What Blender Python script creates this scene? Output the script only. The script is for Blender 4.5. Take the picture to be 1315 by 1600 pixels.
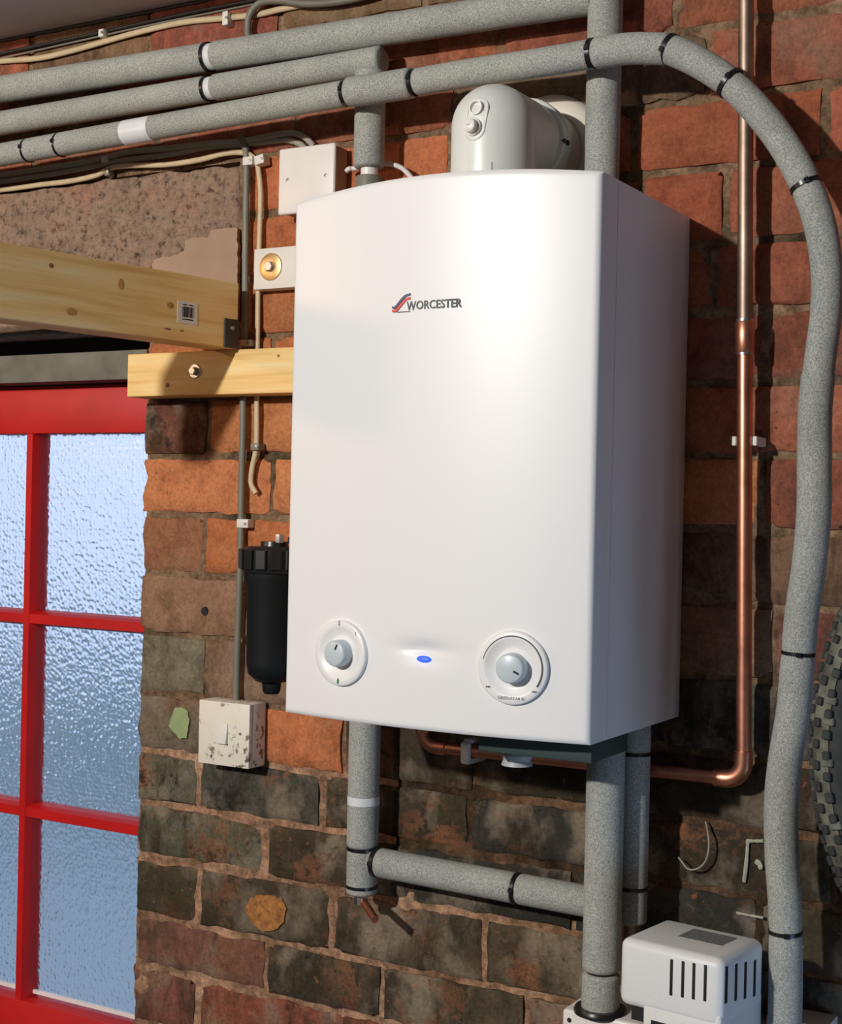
import bpy, bmesh, math, random
from mathutils import Vector, Matrix, noise
random.seed(7)
S = bpy.context.scene
C = S.collection
for o in list(bpy.data.objects): bpy.data.objects.remove(o)

# ---------------------------------------------------------------- camera
FOC = 2267.7
YAW, PIT, ROL = .5265, -.003, .0217
EYE = Vector((.80, -1.671, 1.5946))
_f = Vector((-math.sin(YAW)*math.cos(PIT), math.cos(YAW)*math.cos(PIT), math.sin(PIT)))
_r = _f.cross(Vector((0, 0, 1))).normalized(); _u = _r.cross(_f)
RR = math.cos(ROL)*_r + math.sin(ROL)*_u
UU = -math.sin(ROL)*_r + math.cos(ROL)*_u
cd = bpy.data.cameras.new('camera'); cam = bpy.data.objects.new('camera', cd); C.objects.link(cam)
cd.sensor_fit = 'HORIZONTAL'; cd.sensor_width = 36; cd.lens = FOC*36/1315
cd.clip_start = .02; cd.clip_end = 100
M4 = Matrix((RR, UU, -_f)).transposed().to_4x4(); M4.translation = EYE
cam.matrix_world = M4
S.camera = cam
def P(x, y, Y=0.):
    """world point seen at photo pixel x,y lying at distance Y from the brick face"""
    d = _f + ((x-657.5)/FOC)*RR - ((y-800)/FOC)*UU
    t = (Y-EYE.y)/d.y
    return EYE + t*d

# ---------------------------------------------------------------- world, lights, exposure
S.view_settings.view_transform = 'Standard'; S.view_settings.look = 'None'
S.view_settings.gamma = 1; S.view_settings.use_curve_mapping = False
S.view_settings.exposure = 0.02
w = bpy.data.worlds.new('sky'); S.world = w; w.use_nodes = True
nt = w.node_tree; bg = nt.nodes['Background']
bg.inputs['Color'].default_value = (.60, .73, 1.0, 1); bg.inputs['Strength'].default_value = 1.2

def point(name, loc, power, col, rad):
    l = bpy.data.lights.new(name, 'POINT'); l.energy = power; l.color = col; l.shadow_soft_size = rad
    o = bpy.data.objects.new(name, l); o.location = loc; C.objects.link(o); return o
def area(name, loc, target, power, col, sx, sy):
    l = bpy.data.lights.new(name, 'AREA'); l.shape = 'RECTANGLE'; l.size = sx; l.size_y = sy
    l.energy = power; l.color = col
    o = bpy.data.objects.new(name, l); o.location = loc
    o.rotation_euler = (Vector(target)-Vector(loc)).to_track_quat('-Z', 'Y').to_euler(); C.objects.link(o); return o
point('ceiling_bulb', (-.68, -3.2, 2.46), 312, (1, .96, .91), .05)
point('warm_side_bulb', (-2.0, -1.6, 2.2), 27, (1, .60, .36), .05)
area('low_right_daylight', (1.36, -.62, .66), (.2, -.30, 1.15), 3.4, (.40, .64, 1.0), .55, .4)  # cool light from low right; the window opening there is added for it
area('cool_front_fill', (.7, -3.85, 1.3), (0, 0, 1.4), 1.3, (.74, .87, 1.0), 2.0, 1.6)  # added weak fill from the camera side; the end wall has no door

# ---------------------------------------------------------------- materials
def _mat(name):
    m = bpy.data.materials.new(name); m.use_nodes = True
    n = m.node_tree; return m, n, n.nodes['Principled BSDF']
def ramp(n, stops):
    r = n.nodes.new('ShaderNodeValToRGB'); e = r.color_ramp.elements
    e[0].position, e[0].color = stops[0][0], stops[0][1]
    e[1].position, e[1].color = stops[-1][0], stops[-1][1]
    for p, c in stops[1:-1]:
        k = e.new(p); k.color = c
    return r
def rgba(c): return (c[0], c[1], c[2], 1)
def srgb(r, g, b):
    f = lambda v: ((v/255)/12.92 if v/255 <= .04045 else ((v/255+.055)/1.055)**2.4)
    return (f(r), f(g), f(b))
def nz(n, scale, detail=4, rough=.6, coord='Object', stretch=None):
    tc = n.nodes.new('ShaderNodeTexCoord'); t = n.nodes.new('ShaderNodeTexNoise')
    t.inputs['Scale'].default_value = scale; t.inputs['Detail'].default_value = detail; t.inputs['Roughness'].default_value = rough
    if stretch:
        mp = n.nodes.new('ShaderNodeMapping'); mp.inputs['Scale'].default_value = stretch
        n.links.new(tc.outputs[coord], mp.inputs[0]); n.links.new(mp.outputs[0], t.inputs[0])
    else: n.links.new(tc.outputs[coord], t.inputs[0])
    return t
def mul(n, a, b, fac=1., mode='MULTIPLY'):
    x = n.nodes.new('ShaderNodeMix'); x.data_type = 'RGBA'; x.blend_type = mode
    if isinstance(fac, float) or isinstance(fac, int): x.inputs[0].default_value = fac
    else: n.links.new(fac, x.inputs[0])
    for v, s in ((a, x.inputs[6]), (b, x.inputs[7])):
        if isinstance(v, tuple): s.default_value = rgba(v)
        else: n.links.new(v, s)
    return x.outputs[2]
def bump(n, b, h, strength, dist=.002):
    k = n.nodes.new('ShaderNodeBump'); k.inputs['Strength'].default_value = strength; k.inputs['Distance'].default_value = dist
    n.links.new(h, k.inputs['Height']); n.links.new(k.outputs[0], b.inputs['Normal']); return k
def simple(name, col, rough=.5, metal=0., var=.12, scale=40, bmp=0., spec=.5, coat=0., dist=.002):
    m, n, b = _mat(name)
    b.inputs['Roughness'].default_value = rough; b.inputs['Metallic'].default_value = metal
    b.inputs['Specular IOR Level'].default_value = spec; b.inputs['Coat Weight'].default_value = coat
    t = nz(n, scale)
    r = ramp(n, [(.3, rgba([1-var]*3)), (.7, rgba([1+var*.3]*3))]); n.links.new(t.outputs[0], r.inputs[0])
    n.links.new(mul(n, tuple(col), r.outputs[0]), b.inputs['Base Color'])
    if bmp: bump(n, b, t.outputs[0], bmp, dist)
    return m

def brick_mat():
    m, n, b = _mat('weathered_brick')
    oi = n.nodes.new('ShaderNodeObjectInfo'); tc = n.nodes.new('ShaderNodeTexCoord')
    wm = n.nodes.new('ShaderNodeMath'); wm.operation = 'MULTIPLY'; wm.inputs[1].default_value = 80
    n.links.new(oi.outputs['Random'], wm.inputs[0])
    def N(scale, detail, rough, st=(1, 1, 1), dist=0.):
        mp = n.nodes.new('ShaderNodeMapping'); mp.inputs['Scale'].default_value = st
        t = n.nodes.new('ShaderNodeTexNoise'); t.noise_dimensions = '4D'
        t.inputs['Scale'].default_value = scale; t.inputs['Detail'].default_value = detail; t.inputs['Roughness'].default_value = rough; t.inputs['Distortion'].default_value = dist
        n.links.new(tc.outputs['Object'], mp.inputs[0]); n.links.new(mp.outputs[0], t.inputs['Vector']); n.links.new(wm.outputs[0], t.inputs['W'])
        return t.outputs[0]
    def R(src, stops):
        r = ramp(n, stops); n.links.new(src, r.inputs[0]); return r.outputs[0]
    def F(src, k):
        q = n.nodes.new('ShaderNodeMath'); q.operation = 'MULTIPLY'; n.links.new(src, q.inputs[0])
        if isinstance(k, float): q.inputs[1].default_value = k
        else: n.links.new(k, q.inputs[1])
        return q.outputs[0]
    big = N(11, 4, .6, (1, 1, .75)); mid = N(34, 5, .7); fine = N(190, 4, .75); smear = N(14, 5, .7, (1.7, 1, .6), .6); fleck = N(75, 3, .6)
    c = mul(n, oi.outputs['Color'], R(mid, [(.28, (.62, .58, .56, 1)), (.5, (1, 1, 1, 1)), (.72, (1.18, 1.22, 1.25, 1))]))
    K = (0, 0, 0, 1); W = (1, 1, 1, 1)
    c = mul(n, c, (.040, .033, .022), F(R(smear, [(.47, K), (.60, W)]), oi.outputs['Alpha']), 'MIX')        # soot
    c = mul(n, c, (.27, .215, .155), F(F(R(big, [(.50, K), (.62, W)]), oi.outputs['Alpha']), .9), 'MIX')       # lime bloom
    c = mul(n, c, (.34, .20, .12), F(R(mid, [(.60, K), (.70, W)]), .35), 'MIX')                              # worn sandy skin
    c = mul(n, c, (.42, .15, .06), F(R(fleck, [(.66, K), (.70, W)]), .5), 'MIX')                             # chips
    c = mul(n, c, (.34, .14, .07), F(F(R(N(9, 6, .75), [(.55, K), (.63, W)]), oi.outputs['Alpha']), .8), 'MIX')  # bare red showing through
    c = mul(n, c, (.015, .014, .011), F(F(R(N(18, 6, .8), [(.54, K), (.64, W)]), oi.outputs['Alpha']), .95), 'MIX')  # tar
    c = mul(n, c, R(fine, [(.34, (.76, .74, .72, 1)), (.6, (1.12, 1.12, 1.12, 1))]))
    c = mul(n, c, R(N(60, 3, .7), [(.24, (.25, .22, .2, 1)), (.34, (1, 1, 1, 1))]))                           # dark pits
    n.links.new(c, b.inputs['Base Color']); b.inputs['Roughness'].default_value = .9
    b.inputs['Specular IOR Level'].default_value = .15
    ad = n.nodes.new('ShaderNodeMath'); ad.operation = 'MULTIPLY_ADD'; ad.inputs[1].default_value = .45
    n.links.new(fine, ad.inputs[0]); n.links.new(mid, ad.inputs[2])
    bump(n, b, ad.outputs[0], .9, .004)
    return m
def mortar_mat(name, c1, c2, c3):
    m, n, b = _mat(name)
    t = nz(n, 7, 4, .6); t2 = nz(n, 120, 5, .75); t3 = nz(n, 30, 4, .6)
    r = ramp(n, [(.33, rgba(c1)), (.48, rgba(c2)), (.66, rgba(c3))]); n.links.new(t.outputs[0], r.inputs[0])
    r2 = ramp(n, [(.3, (.5, .5, .5, 1)), (.65, (1.15, 1.15, 1.15, 1))]); n.links.new(t2.outputs[0], r2.inputs[0])
    r3 = ramp(n, [(.35, (.6, .6, .6, 1)), (.6, (1.1, 1.1, 1.1, 1))]); n.links.new(t3.outputs[0], r3.inputs[0])
    c = mul(n, mul(n, r.outputs[0], r2.outputs[0]), r3.outputs[0])
    n.links.new(c, b.inputs['Base Color']); b.inputs['Roughness'].default_value = .95; b.inputs['Specular IOR Level'].default_value = .1
    bump(n, b, t2.outputs[0], .9, .004); return m
def concrete_mat():
    m, n, b = _mat('rough_pebbled_concrete')
    t = nz(n, 6, 4, .6); t2 = nz(n, 75, 6, .75)
    r = ramp(n, [(.35, rgba(srgb(130, 106, 90))), (.52, rgba(srgb(168, 144, 124))), (.68, rgba(srgb(176, 132, 110)))]); n.links.new(t.outputs[0], r.inputs[0])
    r2 = ramp(n, [(.36, (.25, .22, .2, 1)), (.47, (.9, .9, .9, 1)), (.7, (1.35, 1.32, 1.25, 1))]); n.links.new(t2.outputs[0], r2.inputs[0])
    n.links.new(mul(n, r.outputs[0], r2.outputs[0]), b.inputs['Base Color']); b.inputs['Roughness'].default_value = .95
    b.inputs['Specular IOR Level'].default_value = .1
    bump(n, b, t2.outputs[0], 1., .008); return m
def foam_mat():
    m, n, b = _mat('grey_pipe_foam')
    t = nz(n, 620, 2, .7); t2 = nz(n, 14, 4, .6)
    r = ramp(n, [(.36, rgba(srgb(132, 135, 131))), (.5, rgba(srgb(160, 163, 158))), (.64, rgba(srgb(188, 190, 184)))]); n.links.new(t.outputs[0], r.inputs[0])
    r2 = ramp(n, [(.3, (.85, .85, .85, 1)), (.7, (1.08, 1.07, 1.05, 1))]); n.links.new(t2.outputs[0], r2.inputs[0])
    n.links.new(mul(n, r.outputs[0], r2.outputs[0]), b.inputs['Base Color']); b.inputs['Roughness'].default_value = .8
    b.inputs['Specular IOR Level'].default_value = .3
    bump(n, b, t.outputs[0], .4, .001); return m
def pine_mat():
    m, n, b = _mat('pine_timber')
    tc = n.nodes.new('ShaderNodeTexCoord'); mp = n.nodes.new('ShaderNodeMapping'); mp.inputs['Scale'].default_value = (1.2, 22, 22)
    n.links.new(tc.outputs['Object'], mp.inputs[0])
    t = n.nodes.new('ShaderNodeTexNoise'); t.inputs['Scale'].default_value = 3.2; t.inputs['Detail'].default_value = 5; t.inputs['Distortion'].default_value = .5
    n.links.new(mp.outputs[0], t.inputs[0])
    t2 = nz(n, 3, 5, .7, 'Object', (1.4, 70, 70))
    r = ramp(n, [(.3, rgba(srgb(226, 178, 104))), (.5, rgba(srgb(243, 205, 134))), (.7, rgba(srgb(250, 224, 166)))]); n.links.new(t.outputs[0], r.inputs[0])
    r2 = ramp(n, [(.36, (.92, .88, .80, 1)), (.5, (1, 1, 1, 1))]); n.links.new(t2.outputs[0], r2.inputs[0])
    n.links.new(mul(n, r.outputs[0], r2.outputs[0]), b.inputs['Base Color']); b.inputs['Roughness'].default_value = .6
    bump(n, b, t.outputs[0], .15, .001); return m
def glass_mat():
    m, n, b = _mat('hammered_obscure_glass')
    tc = n.nodes.new('ShaderNodeTexCoord')
    v = n.nodes.new('ShaderNodeTexVoronoi'); v.feature = 'SMOOTH_F1'; v.inputs['Smoothness'].default_value = .6; v.inputs['Scale'].default_value = 140; v.inputs['Randomness'].default_value = .6
    n.links.new(tc.outputs['Object'], v.inputs[0])
    b.inputs['Base Color'].default_value = (.93, .96, 1, 1); b.inputs['Transmission Weight'].default_value = 1
    b.inputs['Roughness'].default_value = .24; b.inputs['IOR'].default_value = 1.45
    bump(n, b, v.outputs['Distance'], .6, .0024); return m
def spotted_mat():
    m, n, b = _mat('stained_ivory_plastic')
    t = nz(n, 95, 5, .7); t2 = nz(n, 22, 3, .6)
    r = ramp(n, [(.53, (0, 0, 0, 1)), (.60, (1, 1, 1, 1))]); n.links.new(t.outputs[0], r.inputs[0])
    r2 = ramp(n, [(.49, (0, 0, 0, 1)), (.58, (1, 1, 1, 1))]); n.links.new(t2.outputs[0], r2.inputs[0])
    k = n.nodes.new('ShaderNodeMath'); k.operation = 'MULTIPLY'; n.links.new(r.outputs[0], k.inputs[0]); n.links.new(r2.outputs[0], k.inputs[1])
    n.links.new(mul(n, (.80, .75, .64), (.13, .10, .05), k.outputs[0], 'MIX'), b.inputs['Base Color'])
    b.inputs['Roughness'].default_value = .45; return m

MAT = dict(
    greyboard=simple('weathered_grey_board', srgb(122, 118, 106), .9, 0, .35, 18, .3),
    brick=brick_mat(), mortar=mortar_mat('old_lime_mortar', srgb(92, 78, 60), srgb(138, 112, 86), srgb(164, 134, 106)), darkmortar=mortar_mat('dark_brown_mortar', srgb(52, 42, 32), srgb(88, 68, 50), srgb(124, 96, 74)), pinkmortar=mortar_mat('pink_sand_mortar', srgb(128, 98, 74), srgb(176, 136, 108), srgb(196, 158, 128)), concrete=concrete_mat(), foam=foam_mat(), pine=pine_mat(), glass=glass_mat(), stained=spotted_mat(),
    patch=simple('smooth_mortar_patch', srgb(170, 142, 120), .9, 0, .18, 12, .3),
    white=simple('white_enamel', (.83, .83, .83), .38, 0, .0, 5, 0, .5),
    flue=simple('white_flue_plastic', (.74, .77, .73), .32, 0, .03, 20),
    cream=simple('cream_wall_seal', (.80, .74, .64), .5, 0, .06, 30),
    plastic=simple('white_plastic', (.80, .77, .73), .38, 0, .03, 30),
    warmwhite=simple('painted_board_white', (.78, .75, .69), .5, 0, .07, 30, .1),
    pump=simple('valve_case_white', (.76, .77, .76), .42, 0, .03, 300, .08),
    black=simple('black_plastic', (.012, .013, .014), .32, 0, .1, 30),
    blackmatt=simple('black_filter_body', (.006, .008, .009), .6, 0, .1, 30, 0, .25),
    tie=simple('black_nylon', (.008, .009, .010), .3, 0, .1, 60),
    dark=simple('dark_slot', (.01, .011, .012), .8, 0, 0, 10),
    copper=simple('copper', (.76, .33, .21), .40, 1, .35, 22, .05),
    oldcopper=simple('tarnished_copper', (.42, .31, .24), .5, 1, .35, 20, .05),
    solder=simple('solder', (.75, .72, .68), .25, 1, .1, 50),
    steel=simple('zinc_steel', (.62, .63, .64), .35, 1, .2, 60),
    darksteel=simple('dark_bracket_steel', (.07, .075, .075), .45, .6, .2, 60),
    brass=simple('yellow_passivated_washer', (.75, .50, .22), .35, .8, .25, 40),
    red=simple('red_gloss_paint', srgb(196, 14, 12), .5, 0, .18, 14, .15),
    greyflat=simple('pale_grey_cable', srgb(158, 154, 140), .5, 0, .15, 40),
    greycable=simple('grey_cable', srgb(122, 120, 108), .5, 0, .15, 40),
    creamcable=simple('cream_cable', srgb(205, 186, 150), .5, 0, .15, 40),
    whitecable=simple('white_cable', (.78, .77, .74), .45, 0, .05, 40),
    blackcable=simple('black_cable', (.02, .02, .02), .45, 0, .1, 40),
    clip=simple('white_clip', (.74, .73, .68), .45, 0, .05, 40),
    greyclip=simple('grey_clip', (.22, .20, .17), .45, 0, .05, 40),
    tape=simple('pale_tape', (.74, .76, .78), .35, 0, .06, 60, .1),
    ribbed=simple('pale_grey_hose', (.45, .48, .50), .45, 0, .1, 50),
    green=simple('dark_green_tray', (.035, .06, .055), .6, 0, .1, 50),
    knob=simple('pale_blue_grey_knob', srgb(196, 208, 214), .35, 0, .02, 40),
    blue=simple('blue_lens', (.03, .10, .75), .2, 0, .0, 40),
    ink=simple('dark_ink', srgb(70, 78, 72), .5, 0, 0, 40),
    logoblue=simple('logo_blue', srgb(44, 62, 104), .4, 0, 0, 40),
    logored=simple('logo_red', srgb(216, 62, 50), .4, 0, 0, 40),
    greenink=simple('green_mark', srgb(50, 130, 95), .4, 0, 0, 40),
    paintgreen=simple('old_green_paint', srgb(150, 168, 118), .7, 0, .15, 40, .2),
    paper=simple('paper_label', (.78, .76, .72), .6, 0, .04, 40),
    greylabel=simple('grey_rating_label', srgb(130, 134, 134), .5, 0, .5, 260),
    chalk=simple('chalk', srgb(186, 182, 160), .9, 0, .3, 90),
    soffit=simple('grey_painted_soffit', srgb(222, 214, 218), .7, 0, .12, 8, .2),
    wallpaint=simple('grey_painted_block', srgb(44, 44, 45), .9, 0, .2, 5, .3),
    floor=simple('concrete_floor', srgb(50, 50, 50), .9, 0, .25, 4, .3),
    tyre=simple('muddy_tyre_rubber', (.035, .040, .038), .75, 0, .5, 60, .3),
    mud=simple('dried_mud', srgb(112, 114, 102), .95, 0, .75, 42, .5),
    ground=simple('outdoor_paving', srgb(170, 182, 184), .9, 0, .2, 3, .3),
    backdrop=simple('outdoor_backdrop', srgb(140, 168, 165), .9, 0, .6, 12, .6, dist=.05),
    blueled=None)
def led():
    m, n, b = _mat('lit_blue_indicator'); b.inputs['Base Color'].default_value = (.02, .08, .7, 1)
    b.inputs['Emission Color'].default_value = (.06, .19, .95, 1); b.inputs['Emission Strength'].default_value = .55; return m
MAT['blueled'] = led()
def ins(m):                                                     # glow-free pale silver for lagging gap
    return m

# ---------------------------------------------------------------- helpers
def link(name, me, mat, parent=None, smooth=False):
    o = bpy.data.objects.new(name, me); C.objects.link(o)
    if mat: me.materials.append(MAT[mat] if isinstance(mat, str) else mat)
    if smooth:
        for p in me.polygons: p.use_smooth = True
    if parent:
        o.parent = parent
        o.matrix_parent_inverse = Matrix.Translation(-parent.location) if parent.type == 'EMPTY' and parent.parent is None and not any(parent.rotation_euler) else parent.matrix_basis.inverted()
    return o
def fin(name, bm, mat, parent=None, smooth=False, ang=None):
    me = bpy.data.meshes.new(name); bm.normal_update(); bm.to_mesh(me); bm.free()
    o = link(name, me, mat, parent, smooth or ang is not None)
    if ang is not None: me.set_sharp_from_angle(angle=math.radians(ang))
    return o
def thing(name, label, cat, loc=(0, 0, 0), group=None):
    o = bpy.data.objects.new(name, None); o.location = loc; o.empty_display_size = .02; C.objects.link(o)
    o['label'] = label; o['category'] = cat
    if group: o['group'] = group
    return o
def tag(o, label, cat, group=None):
    o['label'] = label; o['category'] = cat
    if group: o['group'] = group
    return o
def struct(o): o['kind'] = 'structure'; return o
def bx(bm, x0, x1, y0, y1, z0, z1, bev=0., seg=2, mtx=None):
    r = bmesh.ops.create_cube(bm, size=1)
    vs = r['verts']
    for v in vs: v.co = Vector((x0+(v.co.x+.5)*(x1-x0), y0+(v.co.y+.5)*(y1-y0), z0+(v.co.z+.5)*(z1-z0)))
    if bev:
        es = list({e for v in vs for e in v.link_edges})
        rr = bmesh.ops.bevel(bm, geom=es, offset=bev, segments=seg, affect='EDGES', profile=.5)
        vs = list({v for f in rr['faces'] for v in f.verts} | {v for v in vs if v.is_valid})
    if mtx:
        for v in vs: v.co = mtx @ v.co
    return vs
def box(name, x0, x1, y0, y1, z0, z1, mat, parent=None, bev=0., seg=2, mtx=None):
    bm = bmesh.new(); bx(bm, x0, x1, y0, y1, z0, z1, bev, seg, mtx)
    return fin(name, bm, mat, parent, ang=35 if bev else None)
def catmull(pts, n=10):
    pts = [Vector(p) for p in pts]; out = []
    if len(pts) < 3:
        return [pts[0].lerp(pts[-1], i/n) for i in range(n+1)]
    ext = [2*pts[0]-pts[1]] + pts + [2*pts[-1]-pts[-2]]
    for i in range(1, len(ext)-2):
        a, b, c, d = ext[i-1:i+3]
        for k in range(n):
            t = k/n
            out.append(.5*((2*b)+(c-a)*t+(2*a-5*b+4*c-d)*t*t+(3*b-a-3*c+d)*t**3))
    out.append(pts[-1]); return out
def sweep(bm, path, rad, seg=20, ends=True, flat=None):
    """tube along path; rad number or list; flat=(w,h) gives an oval section (w along world z-ish)"""
    path = [Vector(p) for p in path]; n = len(path)
    T = []
    for i in range(n):
        a = path[max(0, i-1)]; b = path[min(n-1, i+1)]; T.append((b-a).normalized())
    up = Vector((0, 1, 0)) if abs(T[0].y) < .9 else Vector((0, 0, 1))
    N = (up-up.dot(T[0])*T[0]).normalized(); rings = []
    for i in range(n):
        N = (N-N.dot(T[i])*T[i]).normalized(); B = T[i].cross(N)
        r = rad[i] if isinstance(rad, (list, tuple)) else rad
        ring = []
        for k in range(seg):
            a = 2*math.pi*k/seg
            if flat: ring.append(bm.verts.new(path[i]+N*math.cos(a)*flat[1]+B*math.sin(a)*flat[0]))
            else: ring.append(bm.verts.new(path[i]+(N*math.cos(a)+B*math.sin(a))*r))
        rings.append(ring)
    for i in range(n-1):
        for k in range(seg):
            bm.faces.new((rings[i][k], rings[i][(k+1) % seg], rings[i+1][(k+1) % seg], rings[i+1][k]))
    if ends:
        bm.faces.new(rings[0][::-1]); bm.faces.new(rings[-1])
def tube(name, path, rad, mat, parent=None, seg=20, flat=None, smooth_n=0):
    bm = bmesh.new()
    if smooth_n: path = catmull(path, smooth_n)
    sweep(bm, path, rad, seg, True, flat)
    bmesh.ops.recalc_face_normals(bm, faces=bm.faces)
    return fin(name, bm, mat, parent, ang=50)
def lathe(bm, prof, mtx=Matrix(), seg=40):
    """profile (r,h) about local z"""
    rings = []
    for r, h in prof:
        if r < 1e-6: rings.append([bm.verts.new(mtx @ Vector((0, 0, h)))])
        else: rings.append([bm.verts.new(mtx @ Vector((r*math.cos(2*math.pi*k/seg), r*math.sin(2*math.pi*k/seg), h))) for k in range(seg)])
    for a, b in zip(rings, rings[1:]):
        for k in range(seg):
            if len(a) == 1 and len(b) == 1: break
            if len(a) == 1: bm.faces.new((a[0], b[k], b[(k+1) % seg]))
            elif len(b) == 1: bm.faces.new((a[k], a[(k+1) % seg], b[0]))
            else: bm.faces.new((a[k], a[(k+1) % seg], b[(k+1) % seg], b[k]))
def turned(name, prof, mtx, mat, parent=None, seg=40, ang=40):
    bm = bmesh.new(); lathe(bm, prof, mtx, seg); bmesh.ops.recalc_face_normals(bm, faces=bm.faces)
    return fin(name, bm, mat, parent, ang=ang)
def axis(loc, d, up=(0, 0, 1)):
    """matrix whose z axis points along d; x axis horizontal, y axis close to up"""
    z = Vector(d).normalized(); y = Vector(up); y = (y-y.dot(z)*z)
    if y.length < 1e-4: y = Vector((0, 1, 0)); y = y-y.dot(z)*z
    y.normalize(); x = y.cross(z)
    m = Matrix((x, y, z)).transposed().to_4x4(); m.translation = Vector(loc); return m
def text(name, s, size, mtx, mat, parent, ext=.0002, off=0., squeeze=1., align='CENTER'):
    cu = bpy.data.curves.new(name, 'FONT'); cu.body = s; cu.size = size; cu.extrude = ext; cu.offset = off
    cu.align_x = align; cu.align_y = 'CENTER'; cu.resolution_u = 3
    t = bpy.data.objects.new(name+'_tmp', cu); C.objects.link(t)
    dg = bpy.context.evaluated_depsgraph_get()
    me = bpy.data.meshes.new_from_object(t.evaluated_get(dg)); bpy.data.objects.remove(t)
    me.transform(mtx @ Matrix.Diagonal((squeeze, 1, 1, 1)))
    me.materials.clear()
    return link(name, me, mat, parent)

# ================================================================ SETTING
# --- back wall: recessed mortar bed with every brick proud of it
XL = -.655                                                      # edge of the door opening
wall = bpy.data.objects.new('wall_back', None); C.objects.link(wall); struct(wall)
def slab(name, x0, x1, z0, z1, mat='mortar', y0=.0046, y1=.215, step=.012, amp=.0034, rag=False):
    bm = bmesh.new(); nx = max(2, int((x1-x0)/step)); nzz = max(2, int((z1-z0)/step)); g = []
    for j in range(nzz+1):
        row = []
        for i in range(nx+1):
            x = x0+(x1-x0)*i/nx; z = z0+(z1-z0)*j/nzz
            d = .0025*max(0, noise.noise(Vector((x*5, 17, z*5))))-.002*max(0, noise.noise(Vector((x*7, 27, z*7)))) + noise.noise(Vector((x*45, 3, z*45)))*amp + noise.noise(Vector((x*12, 9, z*12)))*amp
            if rag and i == 0: x += .006*noise.noise(Vector((1, 2, z*40)))
            row.append(bm.verts.new((x, y0+max(d, -.0040), z)))
        g.append(row)
    for j in range(nzz):
        for i in range(nx): bm.faces.new((g[j][i], g[j][i+1], g[j+1][i+1], g[j+1][i]))
    b = [bm.verts.new((x, y1, z)) for x, z in ((x0, z0), (x1, z0), (x1, z1), (x0, z1))]
    bm.faces.new(b[::-1])
    bm.faces.new([g[0][i] for i in range(nx, -1, -1)]+[b[0], b[1]])
    bm.faces.new([g[-1][i] for i in range(nx+1)]+[b[2], b[3]])
    bm.faces.new([g[j][0] for j in range(nzz+1)]+[b[3], b[0]])
    bm.faces.new([g[j][-1] for j in range(nzz, -1, -1)]+[b[1], b[2]])
    return fin(name, bm, mat, wall, smooth=False)
slab('mortar_bed', XL+.004, 1.40, 1.235, 1.750, rag=True)
slab('mortar_bed', XL+.004, -.20, 1.08, 1.235, 'pinkmortar', rag=True)
slab('mortar_bed', -.20, 1.40, 1.08, 1.235, 'darkmortar')  # dark mortar puts the shade beneath the boiler into the colour
slab('mortar_bed', XL+.004, .12, .70, 1.08, 'pinkmortar', rag=True)
slab('mortar_bed', .12, 1.40, .70, 1.08, 'darkmortar')
slab('mortar_bed', XL+.004, -.487, 1.750, 1.8675)
slab('mortar_bed', -.487, 1.40, 1.750, 2.088)
slab('mortar_bed', -1.9, 1.40, 2.088, 2.70)
slab('mortar_bed', XL+.006, 1.40, .38, .70, step=.03)
slab('render_plinth', XL+.006, 1.40, 0, .38, 'concrete', y0=-.004, step=.03)
slab('mortar_bed', -1.9, -1.62, 0, 2.088, step=.1)

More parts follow.
